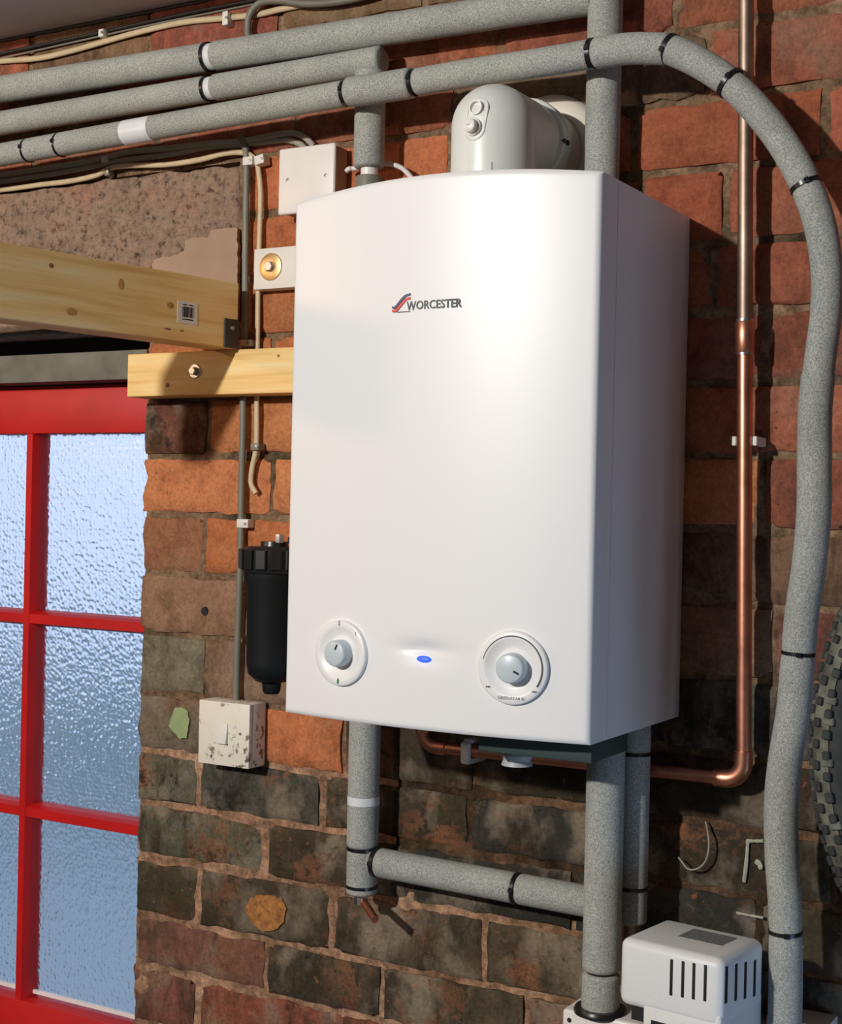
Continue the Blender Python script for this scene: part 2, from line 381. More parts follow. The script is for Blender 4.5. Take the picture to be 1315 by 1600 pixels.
ORANGE = (.54, .21, .088); OR2 = (.49, .165, .068); REDB = (.38, .125, .070); RED2 = (.31, .098, .062)
DARK = (.060, .045, .028); DGREY = (.075, .070, .058); OLIVE = (.13, .115, .080); BROWN = (.21, .125, .075); PURP = (.20, .075, .055)
brickmeshes = {}
def brick_mesh(w, h, seed, ragged=False):
    nx = max(4, int(w/.018)); ny = 5; bm = bmesh.new(); rnd = random.Random(seed)
    fr = []; s = seed*3.7
    cz = [0, .10, .5, .90, 1] if ny == 4 else [0, .07, .32, .66, .93, 1]
    cx = [0, .05]+[.05+.90*(i+1)/(nx-2) for i in range(nx-2)]+[1]
    chip = [(rnd.random() < .35)*rnd.uniform(.004, .010) for _ in range(4)]
    for j, tz in enumerate(cz):
        row = []
        for i, tx in enumerate(cx):
            x = (tx-.5)*w; z = (tz-.5)*h
            ex = .0022*noise.noise(Vector((x*60+s, z*60, 1))); ez = .0022*noise.noise(Vector((x*60, z*60+s, 5)))
            y = .0022*noise.noise(Vector((x*22+s, z*30, 2)))+.0012*noise.noise(Vector((x*90+s, z*90, 7)))
            edge = (i in (0, len(cx)-1)) or (j in (0, len(cz)-1))
            if edge: y += .0034
            if i in (0, len(cx)-1) and j in (0, len(cz)-1):
                c = chip[(i > 0)*2+(j > 0)]; x -= math.copysign(c, x); z -= math.copysign(c*.6, z)
            if ragged and i == 0: x += .007*noise.noise(Vector((s, 0, z*70)))-.001; y += .004
            row.append(bm.verts.new((x+ex*(2 if edge else 1), y, z+ez*(2 if edge else 1))))
        fr.append(row)
    for j in range(len(cz)-1):
        for i in range(len(cx)-1): bm.faces.new((fr[j][i], fr[j][i+1], fr[j+1][i+1], fr[j+1][i]))
    ring = fr[0]+[r[-1] for r in fr[1:]]+fr[-1][::-1][1:]+[r[0] for r in fr[1:-1]][::-1]
    back = [bm.verts.new((v.co.x, .100, v.co.z)) for v in ring]
    n = len(ring)
    for k in range(n): bm.faces.new((ring[(k+1) % n], ring[k], back[k], back[(k+1) % n]))
    bm.faces.new(back[::-1] if False else back)
    bmesh.ops.recalc_face_normals(bm, faces=bm.faces)
    me = bpy.data.meshes.new('brick'); bm.to_mesh(me); bm.free(); me.materials.append(MAT['brick'])
    for p in me.polygons: p.use_smooth = True
    me.set_sharp_from_angle(angle=math.radians(48))
    return me
Z = [2.347, 2.262, 2.177, 2.093, 2.008, 1.918, 1.836, 1.750, 1.664, 1.576, 1.488, 1.400, 1.308, 1.224, 1.146, 1.065, .977, .900, .815, .730, .645, .560, .475, .390]
def X(px, py): return P(px, py).x
J = {2: [X(712, 75), X(1105, 70)], 3: [X(701, 190), X(990, 200), X(1288, 190)], 4: [X(560, 290), X(1000, 270), X(1133, 330)],
     7: [X(322.7, 670)], 8: [X(423.5, 760)], 9: [X(318, 860)], 10: [X(436, 950)], 11: [X(321, 1050)], 12: [X(350, 1150), X(740, 1215)],
     13: [X(307, 1230), X(501, 1260), X(733, 1279)], 14: [X(413, 1330), X(640, 1370)], 15: [X(307, 1415), X(517, 1440), X(755, 1480)],
     16: [X(412, 1505), X(595, 1545), X(820, 1590)], 17: [X(305, 1580), X(520, 1590)]}
def palette(ci, x, rnd):
    z = (Z[ci]+Z[ci+1])/2
    if ci <= 1: return (rnd.choice([RED2, BROWN, REDB]), .3)
    if ci == 2: return (BROWN, .4) if -.15 < x < .3 else (REDB, .3)
    if ci in (3, 4):
        if x > .34: return (REDB, .1)
        if x < -.2: return (OR2, .05)
        return (REDB, .15) if x < .08 else ((.37, .11, .055), .05)
    if ci in (5, 6): return (OR2, .1) if x < 0 else ((REDB, .2) if ci == 5 else (RED2, .3))
    if z > 1.39:
        if x > .2: return rnd.choice([(REDB, .25), (RED2, .35), (BROWN, .35)]) if z > 1.6 else (rnd.choice([PURP, BROWN, DGREY]), .5)
        if ci == 7: return ((.16, .065, .040), .75) if x < -.54 else (ORANGE, .0)  # end brick darkened: the joist's shadow is put into its colour
        if ci == 8: return (ORANGE, .0)
        if ci == 9: return ((.33, .15, .075), .15) if x < -.53 else (OR2, .0)
        if ci == 10: return ((.31, .17, .105), .12)
    if ci == 11: return ((.21, .175, .12), .22) if x < -.53 else (((.26, .17, .11), .25) if x < -.3 else (DGREY, .5))
    if ci == 12: return ((.20, .16, .11), .25) if x < -.48 else ((OR2, .15) if x < -.19 else (DARK, .4))
    if -.2 < x < .25 and ci in (12, 13, 14): return ((.045, .042, .034), .5)  # bricks below the boiler, with its shade put into their colour
    if x > .1: return (rnd.choice([DARK, (.05, .046, .036), (.075, .042, .03)]), .5) if ci < 16 else ((.16, .065, .045), .4)
    if ci == 13: return (OLIVE if x < -.53 else (DGREY if x < -.3 else DARK), .55)
    if ci == 14: return ((.12, .11, .075) if x < -.4 else DARK, .5)
    if ci == 15: return (DARK, .45) if x < -.53 else ((DARK, .35) if x < -.3 else ((.11, .085, .055), .5))
    if ci == 16: return ((.19, .085, .06), .35) if x < -.41 else ((.085, .065, .04), .5) if x < -.2 else ((.10, .075, .05), .5)
    if ci > 18: return (rnd.choice([PURP, BROWN, RED2]), .4)
    if ci == 17: return (PURP, .4) if x < -.5 else ((.25, .085, .05), .4)
    return (rnd.choice([PURP, DARK, BROWN]), .4)
rb = random.Random(11)
for ci in range(len(Z)-1):
    zt, zb = Z[ci], Z[ci+1]; ztr, zbr = zt, zb
    left = XL if zt <= 1.84 else (-.482 if zt < 2.10 else -1.15)
    right = 1.385
    js = sorted(j for j in J.get(ci, []) if left+.05 < j < right-.05)
    base = js[0] if js else (-.538 if ci % 2 else -.42)
    if not js: js = [base] if base > left+.05 else [left+.118+(.118 if ci % 2 else 0)]
    full = [left]
    def fill(a, b):
        n = max(1, round((b-a)/.236)); return [a+(b-a)*k/n for k in range(1, n+1)]
    for j in js: full += fill(full[-1], j)
    while full[-1]+.236 < right: full.append(full[-1]+.236)
    full.append(right)
    for a, b in zip(full, full[1:]):
        if b-a < .03: continue
        g = rb.uniform(.007, .012); w_ = b-a-g; h_ = zt-zb-rb.uniform(.008, .0115)
        rag = (a == XL)
        if rag: w_ += g/2; 
        me = brick_mesh(w_, h_, rb.random()*50, rag)
        o = bpy.data.objects.new('brick', me); C.objects.link(o); o.parent = wall
        xc = (a+b)/2-(g/4 if rag else 0)
        tilt = rb.uniform(-.006, .006)
        o.location = (xc, rb.uniform(-.0015, .0015), (zt+zb)/2+rb.uniform(-.001, .001)); o.rotation_euler = (0, tilt, rb.uniform(-.008, .008))
        col, soot = palette(ci, xc, rb); k = rb.uniform(.88, 1.12)
        o.color = (col[0]*k, col[1]*k*rb.uniform(.94, 1.06), col[2]*k, min(1, soot*(1.7 if ci >= 11 else 1.25)))

# concrete lintel over the door, with a smooth patch at its bearing end
bm = bmesh.new(); x0, x1, z0, z1 = -1.75, -.487, 1.868, 2.083; nx, nyy = 190, 55; g = []
for j in range(nyy+1):
    row = []
    for i in range(nx+1):
        x = x0+(x1-x0)*i/nx; z = z0+(z1-z0)*j/nyy
        y = .0035*noise.noise(Vector((x*70, 0, z*70)))+.003*noise.noise(Vector((x*16, 4, z*16)))+.0035*max(0, noise.noise(Vector((x*160, 5, z*160))))
        if j == nyy: z += .006*noise.noise(Vector((x*25, 0, 0)))
        row.append(bm.verts.new((x, y, z)))
    g.append(row)
for j in range(nyy):
    for i in range(nx): bm.faces.new((g[j][i], g[j][i+1], g[j+1][i+1], g[j+1][i]))
bk = [bm.verts.new((x, .215, z)) for x, z in ((x0, z0), (x1, z0), (x1, z1), (x0, z1))]
bm.faces.new(bk[::-1]); bm.faces.new([g[0][i] for i in range(nx, -1, -1)]+[bk[0], bk[1]]); bm.faces.new([g[-1][i] for i in range(nx+1)]+[bk[2], bk[3]])
bm.faces.new([g[j][0] for j in range(nyy+1)]+[bk[3], bk[0]]); bm.faces.new([g[j][-1] for j in range(nyy, -1, -1)]+[bk[1], bk[2]])
lint = fin('concrete_lintel', bm, 'concrete', wall, smooth=True)
# smooth mortar patch: an irregular skim
def skin(name, pts, y, th, mat, parent, jit=.0012):
    q = []
    for k in range(len(pts)):
        a, b = Vector(pts[k]), Vector(pts[(k+1) % len(pts)]); m_ = max(1, int((b-a).length/.003))
        for i in range(m_):
            c = a.lerp(b, i/m_); w_ = Vector((c.x*140, y*50, c.y*140))
            q.append((c.x+jit*2*noise.noise(w_), c.y+jit*2*noise.noise(w_+Vector((9, 9, 9)))))
    pts = q
    bm = bmesh.new(); vs = [bm.verts.new((p[0], y, p[1])) for p in pts]; f = bm.faces.new(vs)
    r = bmesh.ops.extrude_face_region(bm, geom=[f])
    for v in r['geom']:
        if isinstance(v, bmesh.types.BMVert): v.co.y += th
    bmesh.ops.recalc_face_normals(bm, faces=bm.faces); return fin(name, bm, mat, parent)
def pxpoly(pts, Y): return [(P(a, b, Y).x, P(a, b, Y).z) for a, b in pts]
skin('mortar_patch', pxpoly([(238, 412), (246, 403), (262, 401), (276, 398), (288, 392), (290, 378), (300, 372), (326, 371), (330, 360), (352, 356), (371, 357), (372, 446), (371, 500), (240, 500)], -.006), -.007, .006, 'patch', wall)

box('cavity_back', -1.75, XL+.006, .16, .215, 1.7785, 1.8675, 'dark', wall)
hd = box('trim_2', -1.75, XL-.001, .004, .10, 1.7790, P(0, 556, .004).z, 'greyboard', None, .003); struct(hd)
# other room shell
def shell(name, *a): return struct(box(name, *a))
shell('floor', -2.2, 1.5, -4.0, .215, -.05, 0, 'floor')
shell('ceiling', -2.2, 1.5, -4.0, .215, 2.70, 2.75, 'wallpaint')
shell('wall_left', -2.3, -2.2, -4.0, .215, 0, 2.7, 'wallpaint')
shell('wall_front', -2.2, 1.5, -4.1, -4.0, 0, 2.7, 'wallpaint')
shell('wall_end', -2.2, -1.9, -.0, .215, 0, 2.7, 'wallpaint')
wr = bpy.data.objects.new('wall_right', None); C.objects.link(wr); struct(wr)
for a in ((-4.0, -.95, 0, 2.7), (-.30, .215, 0, 2.7), (-.95, -.30, 0, .5), (-.95, -.30, .95, 2.7)):  # opening added to go with the low right light
    box('wall_panel', 1.40, 1.5, a[0], a[1], a[2], a[3], 'wallpaint', wr)
# boxed soffit along the wall head
bm = bmesh.new(); bx(bm, -2.2, 1.4, -.40, .004, 2.331, 2.699)
struct(fin('trim_1', bm, 'soffit'))
# ragged black line where soffit meets brick
pth = [(P(x, y).x, -.002, 2.329+.002*noise.noise(Vector((x*.05, 0, 0)))) for x, y in ((k*22, 62-k*3.8) for k in range(-6, 26))]
tube('soffit_joint', pth, .0032, 'blackcable', bpy.data.objects['trim_1'], 6)

# ================================================================ RED GLAZED DOOR (deeper in the opening)
DY = .045                                                       # face of the glazing bars
door = bpy.data.objects.new('door_1', None); door.location = (-1.15, .08, 0); C.objects.link(door); struct(door)
def dbox(name, x0, x1, z0, z1, y0=DY, y1=DY+.042, bev=.002, mat='red'): return box(name, x0, x1, y0, y1, z0, z1, mat, door, bev)
mx = (P(34, 900, DY).x+P(50, 900, DY).x)/2                      # centre of the visible upright bar
xr = -.672; xl = -1.60
dbox('top_rail', xl, xr+.013, P(35, 678, DY).z, 1.777, DY-.002)
dbox('stile', xr, xr+.013, .0, 1.69); dbox('stile', xl-.08, xl, 0, 1.777)
zb1, zb2, zb3 = P(35, 960, DY).z, P(35, 1262, DY).z, P(35, 1563, DY).z
bw = .0125
def bar_v(x, z0, z1):
    bm = bmesh.new()                                            # moulded bar: narrow nose widening to the glass
    for s in (1,):
        pr = [(x-bw*.5, DY), (x+bw*.5, DY), (x+bw*.85, DY+.012), (x+bw*1.0, DY+.034), (x-bw*1.0, DY+.034), (x-bw*.85, DY+.012)]
        a = [bm.verts.new((p[0], p[1], z0)) for p in pr]; b = [bm.verts.new((p[0], p[1], z1)) for p in pr]
        for k in range(6): bm.faces.new((a[k], a[(k+1) % 6], b[(k+1) % 6], b[k]))
        bm.faces.new(a[::-1]); bm.faces.new(b)
    bmesh.ops.recalc_face_normals(bm, faces=bm.faces); return fin('glazing_bar', bm, 'red', door)
def bar_h(z, x0, x1):
    bm = bmesh.new()
    pr = [(z+bw*.6, DY+.001), (z-bw*.6, DY+.001), (z-bw*.9, DY+.012), (z-bw*1.05, DY+.034), (z+bw*1.05, DY+.034), (z+bw*.9, DY+.012)]
    a = [bm.verts.new((x0, p[1], p[0])) for p in pr]; b = [bm.verts.new((x1, p[1], p[0])) for p in pr]
    for k in range(6): bm.faces.new((a[k], a[(k+1) % 6], b[(k+1) % 6], b[k]))
    bm.faces.new(a[::-1]); bm.faces.new(b)
    bmesh.ops.recalc_face_normals(bm, faces=bm.faces); return fin('glazing_bar', bm, 'red', door)
ZT = P(35, 678, DY).z; ZBt = P(35, 1563, DY).z
dbox('bottom_rail', xl, xr, .45, ZBt, DY-.001); dbox('lower_panel', xl, xr, 0, .45, DY+.012)
vx = [mx-.30, mx]
for x in vx: bar_v(x, ZBt, ZT)
for z in (zb1-.006, zb2-.006): bar_h(z, xl, xr)
xs = [xl]+vx+[xr]; zs = [ZBt, zb2-.006, zb1-.006, ZT]
for i in range(3):
    for j in range(3):
        bm = bmesh.new(); bx(bm, xs[i]+(.004 if i else -.003), xs[i+1]-(.004 if i < 2 else -.003), DY+.026, DY+.030, zs[j]+(.004 if j else -.003), zs[j+1]-(.004 if j < 2 else -.003))
        fin('glass_pane', bm, 'glass', door)
        bm = bmesh.new()                                        # white putty bead round the pane
        for a in ((xs[i]+.008, xs[i+1]-.008, zs[j]+.006, zs[j]+.012),):
            bx(bm, a[0], a[1], DY+.021, DY+.0258, a[2], a[3])
        fin('putty_bead', bm, 'plastic', door)
# outside, seen only blurred through the glass
struct(box('ground', -9, 3, .6, 12, -.1, 0, 'ground'))
bm = bmesh.new(); bmesh.ops.create_grid(bm, x_segments=60, y_segments=16, size=1)  # unseen upright backdrop, added so the lower panes read darker
for v in bm.verts:
    x, z = v.co.x*3-5, (v.co.y+1)*.36
    v.co = Vector((x, 4.2+.25*noise.noise(Vector((x*1.5, 0, z*2))), z*(1+.25*noise.noise(Vector((x*1.2, 3, 0))))))
bmesh.ops.recalc_face_normals(bm, faces=bm.faces)
r = bmesh.ops.extrude_face_region(bm, geom=list(bm.faces))
for v in r['geom']:
    if isinstance(v, bmesh.types.BMVert): v.co.y += .6
tag(fin('pane_backdrop', bm, 'backdrop', smooth=True), 'added low hedge blurred behind the glazed red door', 'backdrop')

# ================================================================ BOILER
BW, BZ, BH, BD = .39, 1.35, .60, .27
boiler = thing('wall_boiler', 'white wall-hung gas boiler with two dials and a blue light', 'boiler', (0, 0, BZ))
BOW, RISE = .021, .0115
LEDP = (0, 0)
def fy(x, z):                                                   # front surface
    t = max(-1, min(1, 2*x/BW)); return -BD-BOW*(1-t*t)
def FP(px, py):
    Y = -BD-.01
    for _ in range(8):
        p = P(px, py, Y); Y = fy(p.x, p.z)
    return P(px, py, Y)
led_c = FP(661, 1030); d1 = FP(534, 1020); d2 = FP(802, 1043)
def dimple(x, z):
    u = (x-led_c.x)/.034; v = (z-led_c.z-.004)
    if v > 0: d = math.exp(-u*u*1.3)*math.exp(-((v-.006)/.0085)**2)*.006
    else: d = math.exp(-u*u*1.3)*math.exp(-(v/.010)**2)*.0032*math.exp(-((0-.006)/.0085)**2)/.6
    return d
# front panel shell: grid front + rolled edges + returns
bm = bmesh.new(); NX, NZ = 150, 210; g = []
xs_ = [(-BW/2)+BW*i/NX for i in range(NX+1)]; zs_ = [BZ+BH*j/NZ for j in range(NZ+1)]
for j, z in enumerate(zs_):
    row = []
    for i, x in enumerate(xs_):
        t = 2*x/BW; e = min(x+BW/2, BW/2-x, z-BZ, BZ+BH-z)
        rnd_ = .0032*(1-min(1, e/.0042))**2
        s = (z-BZ)/BH
        zz = z+RISE*(1-t*t)*s**6
        row.append(bm.verts.new((x, fy(x, z)+dimple(x, z)+rnd_, zz)))
    g.append(row)
for j in range(NZ):
    for i in range(NX): bm.faces.new((g[j][i], g[j][i+1], g[j+1][i+1], g[j+1][i]))
ring = g[0]+[r_[-1] for r_ in g[1:]]+g[-1][::-1][1:]+[r_[0] for r_ in g[1:-1]][::-1]
back = [bm.verts.new((v.co.x, -BD+.022, v.co.z)) for v in ring]; n = len(ring)
for k in range(n): bm.faces.new((ring[(k+1) % n], ring[k], back[k], back[(k+1) % n]))
bm.faces.new(back)
bmesh.ops.recalc_face_normals(bm, faces=bm.faces)
fin('front_panel', bm, 'white', boiler, ang=40)
y0 = -BD+.0225
casing = bpy.data.objects.new('casing', None)
bm = bmesh.new()
t_ = .002
bx(bm, BW/2-t_, BW/2-.0003, y0, -.0012, BZ, BZ+BH)
bx(bm, -BW/2+.0003, -BW/2+t_, y0, -.0012, BZ, BZ+BH)
bx(bm, -BW/2+t_, BW/2-t_, y0, -.090, BZ+BH-t_, BZ+BH)
bx(bm, -BW/2+t_, BW/2-t_, y0, -.090, BZ+.004, BZ+.004+t_)
bx(bm, -BW/2+t_, BW/2-t_, -.092, -.090, BZ+.004, BZ+BH-t_)
fin('casing', bm, 'white', boiler)
box('casing_trim', BW/2-.0002, BW/2+.0004, -BD+.045, -BD+.047, BZ+.004, BZ+BH-.004, 'white', boiler)
box('drain_tray', .045, BW/2-.012, -.235, -.132, BZ-.026, BZ+.004, 'green', boiler, .003)
# dials
def dial(c, R, ang, big):
    nrm = Vector((8*BOW*c.x/BW**2*-1, -1, 0)); nrm = Vector((8*BOW*c.x/(BW*BW), -1, 0)).normalized()
    m = axis(c, nrm)
    nm = 'temperature_dial' if big else 'hot_water_dial'
    pr = [(0, -.001), (R*.42, -.001), (R*.60, .0005), (R*.76, .0040), (R*.80, .0046), (R*.97, .0046), (R, .0034), (R*1.005, -.004)]
    d = turned('dial', pr, m, 'white', boiler, 64, 50)
    kr = R*.40
    turned('knob', [(0, .015), (kr*.86, .015), (kr*.95, .0142), (kr, .0125), (kr*1.03, -.001)], m, 'knob', d, 40, 40)
    a = ang; mm = m @ Matrix.Rotation(a, 4, 'Z')
    box('pointer', -.0010, .0010, kr*.35, kr*.78, .0148, .0155, 'dark', d, mtx=mm)
    return d, m
def dark_arc(m, R, a0, a1, w0, w1, h, mat, par, name='scale_arc'):
    bm = bmesh.new(); N = 60; top = []
    for k in range(N+1):
        t = k/N; a = a0+(a1-a0)*t; w = w0+(w1-w0)*t
        top.append([bm.verts.new(m @ Vector((math.sin(a)*r, math.cos(a)*r, hh))) for r, hh in ((R-w, h), (R+w, h), (R+w, h-.0006), (R-w, h-.0006))])
    for a, b in zip(top, top[1:]):
        for q in range(4): bm.faces.new((a[q], a[(q+1) % 4], b[(q+1) % 4], b[q]))
    bm.faces.new(top[0]); bm.faces.new(top[-1][::-1]); bmesh.ops.recalc_face_normals(bm, faces=bm.faces)
    return fin(name, bm, mat, par)
dA, mA = dial(d1, .0375, -.45, False)
dB, mB = dial(d2, .0395, -2.0, True)
dark_arc(mB, .0338, -1.35, 2.15, .0003, .0011, .0050, 'ink', dB)
def T(m, x, y, h=.0048): return m @ Matrix.Translation((x, y, h))
text('lettering', 'GREENSTAR Ri', .0046, T(mB, 0, -.0325), 'ink', dB, .0001, 0)
text('lettering', 'min', .0036, T(mB, -.0265, -.0215), 'ink', dB, .0001, .0001)
text('lettering', 'max', .0036, T(mB, .0255, -.0235), 'ink', dB, .0001, .0001)
text('lettering', '0', .0085, T(mA, -.001, .0335), 'ink', dA, .0001, 0, .8)
text('lettering', 'I', .0060, T(mA, .0235, .0235), 'ink', dA, .0001, 0)
turned('eco_mark', [(0, .0052), (.0013, .0052), (.0013, .0045)], mA @ Matrix.Translation((-.001, -.032, 0)) @ Matrix.Diagonal((1, 2.6, 1, 1)), 'greenink', dA, 12)
nrm = Vector((8*BOW*led_c.x/BW**2, -1, .25)).normalized()
turned('status_light', [(0, .0022), (.006, .0020), (.0085, .0012), (.0093, -.0022)], axis(led_c+Vector((0, .0012, 0)), nrm) @ Matrix.Diagonal((1, .42, 1, 1)), 'blueled', boiler, 32, 60)
# logo: two stacked slanted ribbons, then the name with a long baseline
lg = FP(667, 474); ln = Vector((8*BOW*lg.x/BW**2, -1, 0)).normalized(); mL = axis(lg+ln*.0002, ln)
pxm = (FP(722, 468)-FP(612, 480)).length/110                    # metres per pixel along the badge
def lx(px): return (px-667)*pxm
def swoosh(name, pts, wd, mat):
    path = catmull([(a, b, .0004) for a, b in pts], 8); bm = bmesh.new(); L = []
    for i, p in enumerate(path):
        a = path[max(0, i-1)]; b = path[min(len(path)-1, i+1)]; t = (b-a).normalized(); nn = Vector((-t.y, t.x, 0))
        L.append([bm.verts.new(mL @ (p+nn*wd)), bm.verts.new(mL @ (p-nn*wd))])
    for a, b in zip(L, L[1:]): bm.faces.new((a[0], a[1], b[1], b[0]))
    bmesh.ops.recalc_face_normals(bm, faces=bm.faces)
    r = bmesh.ops.extrude_face_region(bm, geom=list(bm.faces))
    for v in r['geom']:
        if isinstance(v, bmesh.types.BMVert): v.co -= ln*.0003
    return fin(name, bm, mat, boiler)
def ly(dy): return -dy*pxm*.92
swoosh('logo_stripe', [(lx(612), ly(3)), (lx(617), ly(3)), (lx(626), ly(-7)), (lx(633), ly(-13)), (lx(641), ly(-15))], .00125, 'logoblue')
swoosh('logo_stripe', [(lx(612), ly(8)), (lx(618), ly(8)), (lx(627), ly(-1)), (lx(634), ly(-8)), (lx(641), ly(-9))], .00140, 'logored')
swoosh('logo_line', [(lx(620), ly(10.5)), (lx(636), ly(10.5)), (lx(641), ly(10.5))], .0004, 'ink')
text('lettering', 'W', .0150, mL @ Matrix.Translation((lx(642.5), ly(3.4), .0003)), 'ink', boiler, .0002, .00005, .75)
text('lettering', 'ORCESTER', .0131, mL @ Matrix.Translation((lx(684.8), ly(2.6), .0003)), 'ink', boiler, .0002, .00022, .90)
# condensate hose and gas stub beneath
hp = P(808, 1168, -.17)
hose = thing('condensate_hose', 'pale grey ribbed hose end under the middle of the boiler', 'hose', hp)
prof = [(0, .035)]+[(.0, .035)]+[(.016+(.0022 if k % 2 else 0), .035-k*.006) for k in range(1, 10)]+[(0, -.022)]
turned('ribbed_hose', prof[1:], axis(hp+Vector((0, 0, -.001)), (.35, 0, -1) if False else (0, 0, 1)), 'ribbed', hose, 28)
turned('hose_nut', [(0, .034), (.021, .034), (.021, .018), (0, .018)], axis(hp+Vector((-.012, 0, 0)), (0, 0, 1)), 'ribbed', hose, 8)

# ================================================================ FLUE
fx, fyc, fz, fr_ = .0045, -.150, 2.044, .0505
flue = thing('flue_elbow', 'white plastic flue elbow on top of the boiler turning into the wall', 'flue', (fx, fyc, BZ+BH))
bm = bmesh.new()
prof = [(0, 1.953), (fr_*1.0, 1.953)]+[(fr_, 1.97), (fr_, fz)]+[(fr_*math.cos(a), fz+fr_*math.sin(a)) for a in [math.pi/2*k/12 for k in range(1, 12)]]+[(0, fz+fr_)]
lathe(bm, prof, Matrix.Translation((fx, fyc, 0)), 56)
mH = axis((fx, fyc, fz), (0, 1, 0))
lathe(bm, [(0, 0), (fr_, 0), (fr_, .085), (0, .085)], mH, 56)
bmesh.ops.recalc_face_normals(bm, faces=bm.faces); fin('elbow', bm, 'flue', flue, ang=45)
turned('base_flange', [(0, 1.9505), (fr_+.013, 1.9505), (fr_+.013, 1.958), (fr_+.004, 1.962), (fr_, 1.966), (0, 1.966)], Matrix.Translation((fx, fyc, 0)), 'flue', flue, 56)
cl = turned('clamp_band', [(fr_-.001, .074), (fr_+.004, .075), (fr_+.0055, .079), (fr_+.004, .083), (fr_+.0025, .090), (fr_+.0045, .097), (fr_+.003, .101), (fr_-.001, .102), (fr_-.001, .074)], mH, 'flue', flue, 56, 60)
turned('flue_duct', [(0, .08), (fr_+.001, .08), (fr_+.001, .149), (0, .149)], mH, 'flue', flue, 56)
for a, hh in ((-.05, .078), (-.05, .068)):
    v = mH @ Vector((-(fr_+.002)*math.cos(a) if False else (fr_+.003)*math.cos(a)*(1 if (mH @ Vector((1, 0, 0))).x > fx else -1), (fr_+.003)*math.sin(a), hh+.01))
    turned('clamp_screw', [(0, .003), (.003, .003), (.0035, 0), (.0035, -.002)], axis(v, (v-Vector((fx, v.y, fz)))), 'darksteel', cl, 12)
turned('wall_seal', [(fr_-.002, .149), (fr_+.001, .136), (fr_+.005, .134), (fr_+.020, .140), (.073, .143), (.0775, .148), (.0775, .1505), (fr_-.002, .1505)], mH, 'cream', flue, 64, 60)
mF = axis((fx, fyc-fr_, fz), (0, -1, 0))
def oval(bm, m, c0, c1, r, tr, seg=48):
    pts = []
    for k in range(seg//2+1): a = math.pi*k/(seg//2); pts.append(Vector((c1[0]+r*math.cos(a), c1[1]+r*math.sin(a), 0)))
    for k in range(seg//2+1): a = math.pi+math.pi*k/(seg//2); pts.append(Vector((c0[0]+r*math.cos(a), c0[1]+r*math.sin(a), 0)))
    pts.append(pts[0]); sweep(bm, [m @ (p+Vector((0, 0, -(p.x**2)/(2*fr_)-.0005+(-.006*max(0, p.y-.012)/.01)))) for p in pts], tr, 8, False)
bm = bmesh.new(); oval(bm, mF, (.0, -.012), (.0035, .010), .0125, .0016)
bmesh.ops.recalc_face_normals(bm, faces=bm.faces); fin('test_point_rim', bm, 'flue', flue, smooth=True)
turned('test_point_cap', [(0, .012), (.0068, .012), (.0080, .0112), (.0082, .004), (.0105, .003), (.0105, -.003)], mF @ Matrix.Translation((-.001, -.010, 0)), 'plastic', flue, 32)
bm = bmesh.new(); lathe(bm, [(.0085, -.006), (.0085, .0035), (.0068, .0035), (.0060, -.001), (0, -.002)], mF @ Matrix.Translation((.002, .012, -.0015)), 28)
bmesh.ops.recalc_face_normals(bm, faces=bm.faces); fin('test_point_socket', bm, 'plastic', flue, ang=40)
box('cap_slot', -.0028, .0028, -.0008, .0008, .0118, .0123, 'ribbed', flue, mtx=mF @ Matrix.Translation((-.001, -.010, 0)))
box('drain_notch', -.0009, .0009, -.010, .010, -.0004, .0006, 'ribbed', flue, mtx=axis((fx+.0215, fyc-math.sqrt(fr_**2-.0215**2), 1.982), (.42, -.9, 0)))

# ================================================================ LAGGED PIPES
def lag(name, path, r, parent, pinch=(), seg=26, n=10, endr=True, wob=0.0):
    """foam sleeve: path points, slight pinch at given fractions, rounded ends"""
    pth = catmull(path, n) if len(path) > 2 else [Vector(path[0]).lerp(Vector(path[1]), i/40) for i in range(41)]
    L = [0]
    for a, b in zip(pth, pth[1:]): L.append(L[-1]+(b-a).length)
    tot = L[-1]; rs = []
    # extra samples close to the ends for the rounding
    P2, R2 = [], []
    def at(s):
        for i in range(len(L)-1):
            if s <= L[i+1]: return pth[i].lerp(pth[i+1], (s-L[i])/max(1e-9, L[i+1]-L[i]))
        return pth[-1]
    N = max(24, int(tot/.006)); ss = sorted({0, .0008, .002, .004, tot, tot-.0008, tot-.002, tot-.004} | {tot*k/N for k in range(N+1)})
    for s in ss:
        rr = r*(1+wob*noise.noise(Vector((s*25, r*100, 3))))
        if endr:
            e = min(s, tot-s)
            if e < .004: rr -= .0035*(1-e/.004)**2
        for q in pinch:
            d = abs(s-q*tot)
            if d < .010: rr -= .0022*math.exp(-(d/.0035)**2)
        P2.append(at(s)); R2.append(rr)
    bm = bmesh.new(); sweep(bm, P2, R2, seg); bmesh.ops.recalc_face_normals(bm, faces=bm.faces)
    return fin(name, bm, 'foam', parent, ang=60)
def tie(c, d, r, parent, mat='tie', w=.0042, th=.0010, lock=True, name='cable_tie', lockdir=None):
    d = Vector(d).normalized(); m = axis(c, d)
    bm = bmesh.new(); lathe(bm, [(r-.002, -w/2), (r+th, -w/2), (r+th, w/2), (r-.002, w/2), (r-.002, -w/2)], m, 40)
    bmesh.ops.recalc_face_normals(bm, faces=bm.faces); o = fin(name, bm, mat, parent, ang=40)
    if lock:
        ld = Vector(lockdir or (.3, -1, .1)); ld = (ld-ld.dot(d)*d).normalized()
        mm = axis(Vector(c)+ld*(r+.0015), ld, d); bm = bmesh.new(); bx(bm, -.0028, .0028, -.0026, .0026, -.002, .0022, .0006, 1, mm)
        fin('tie_lock', bm, mat, o)
    return o
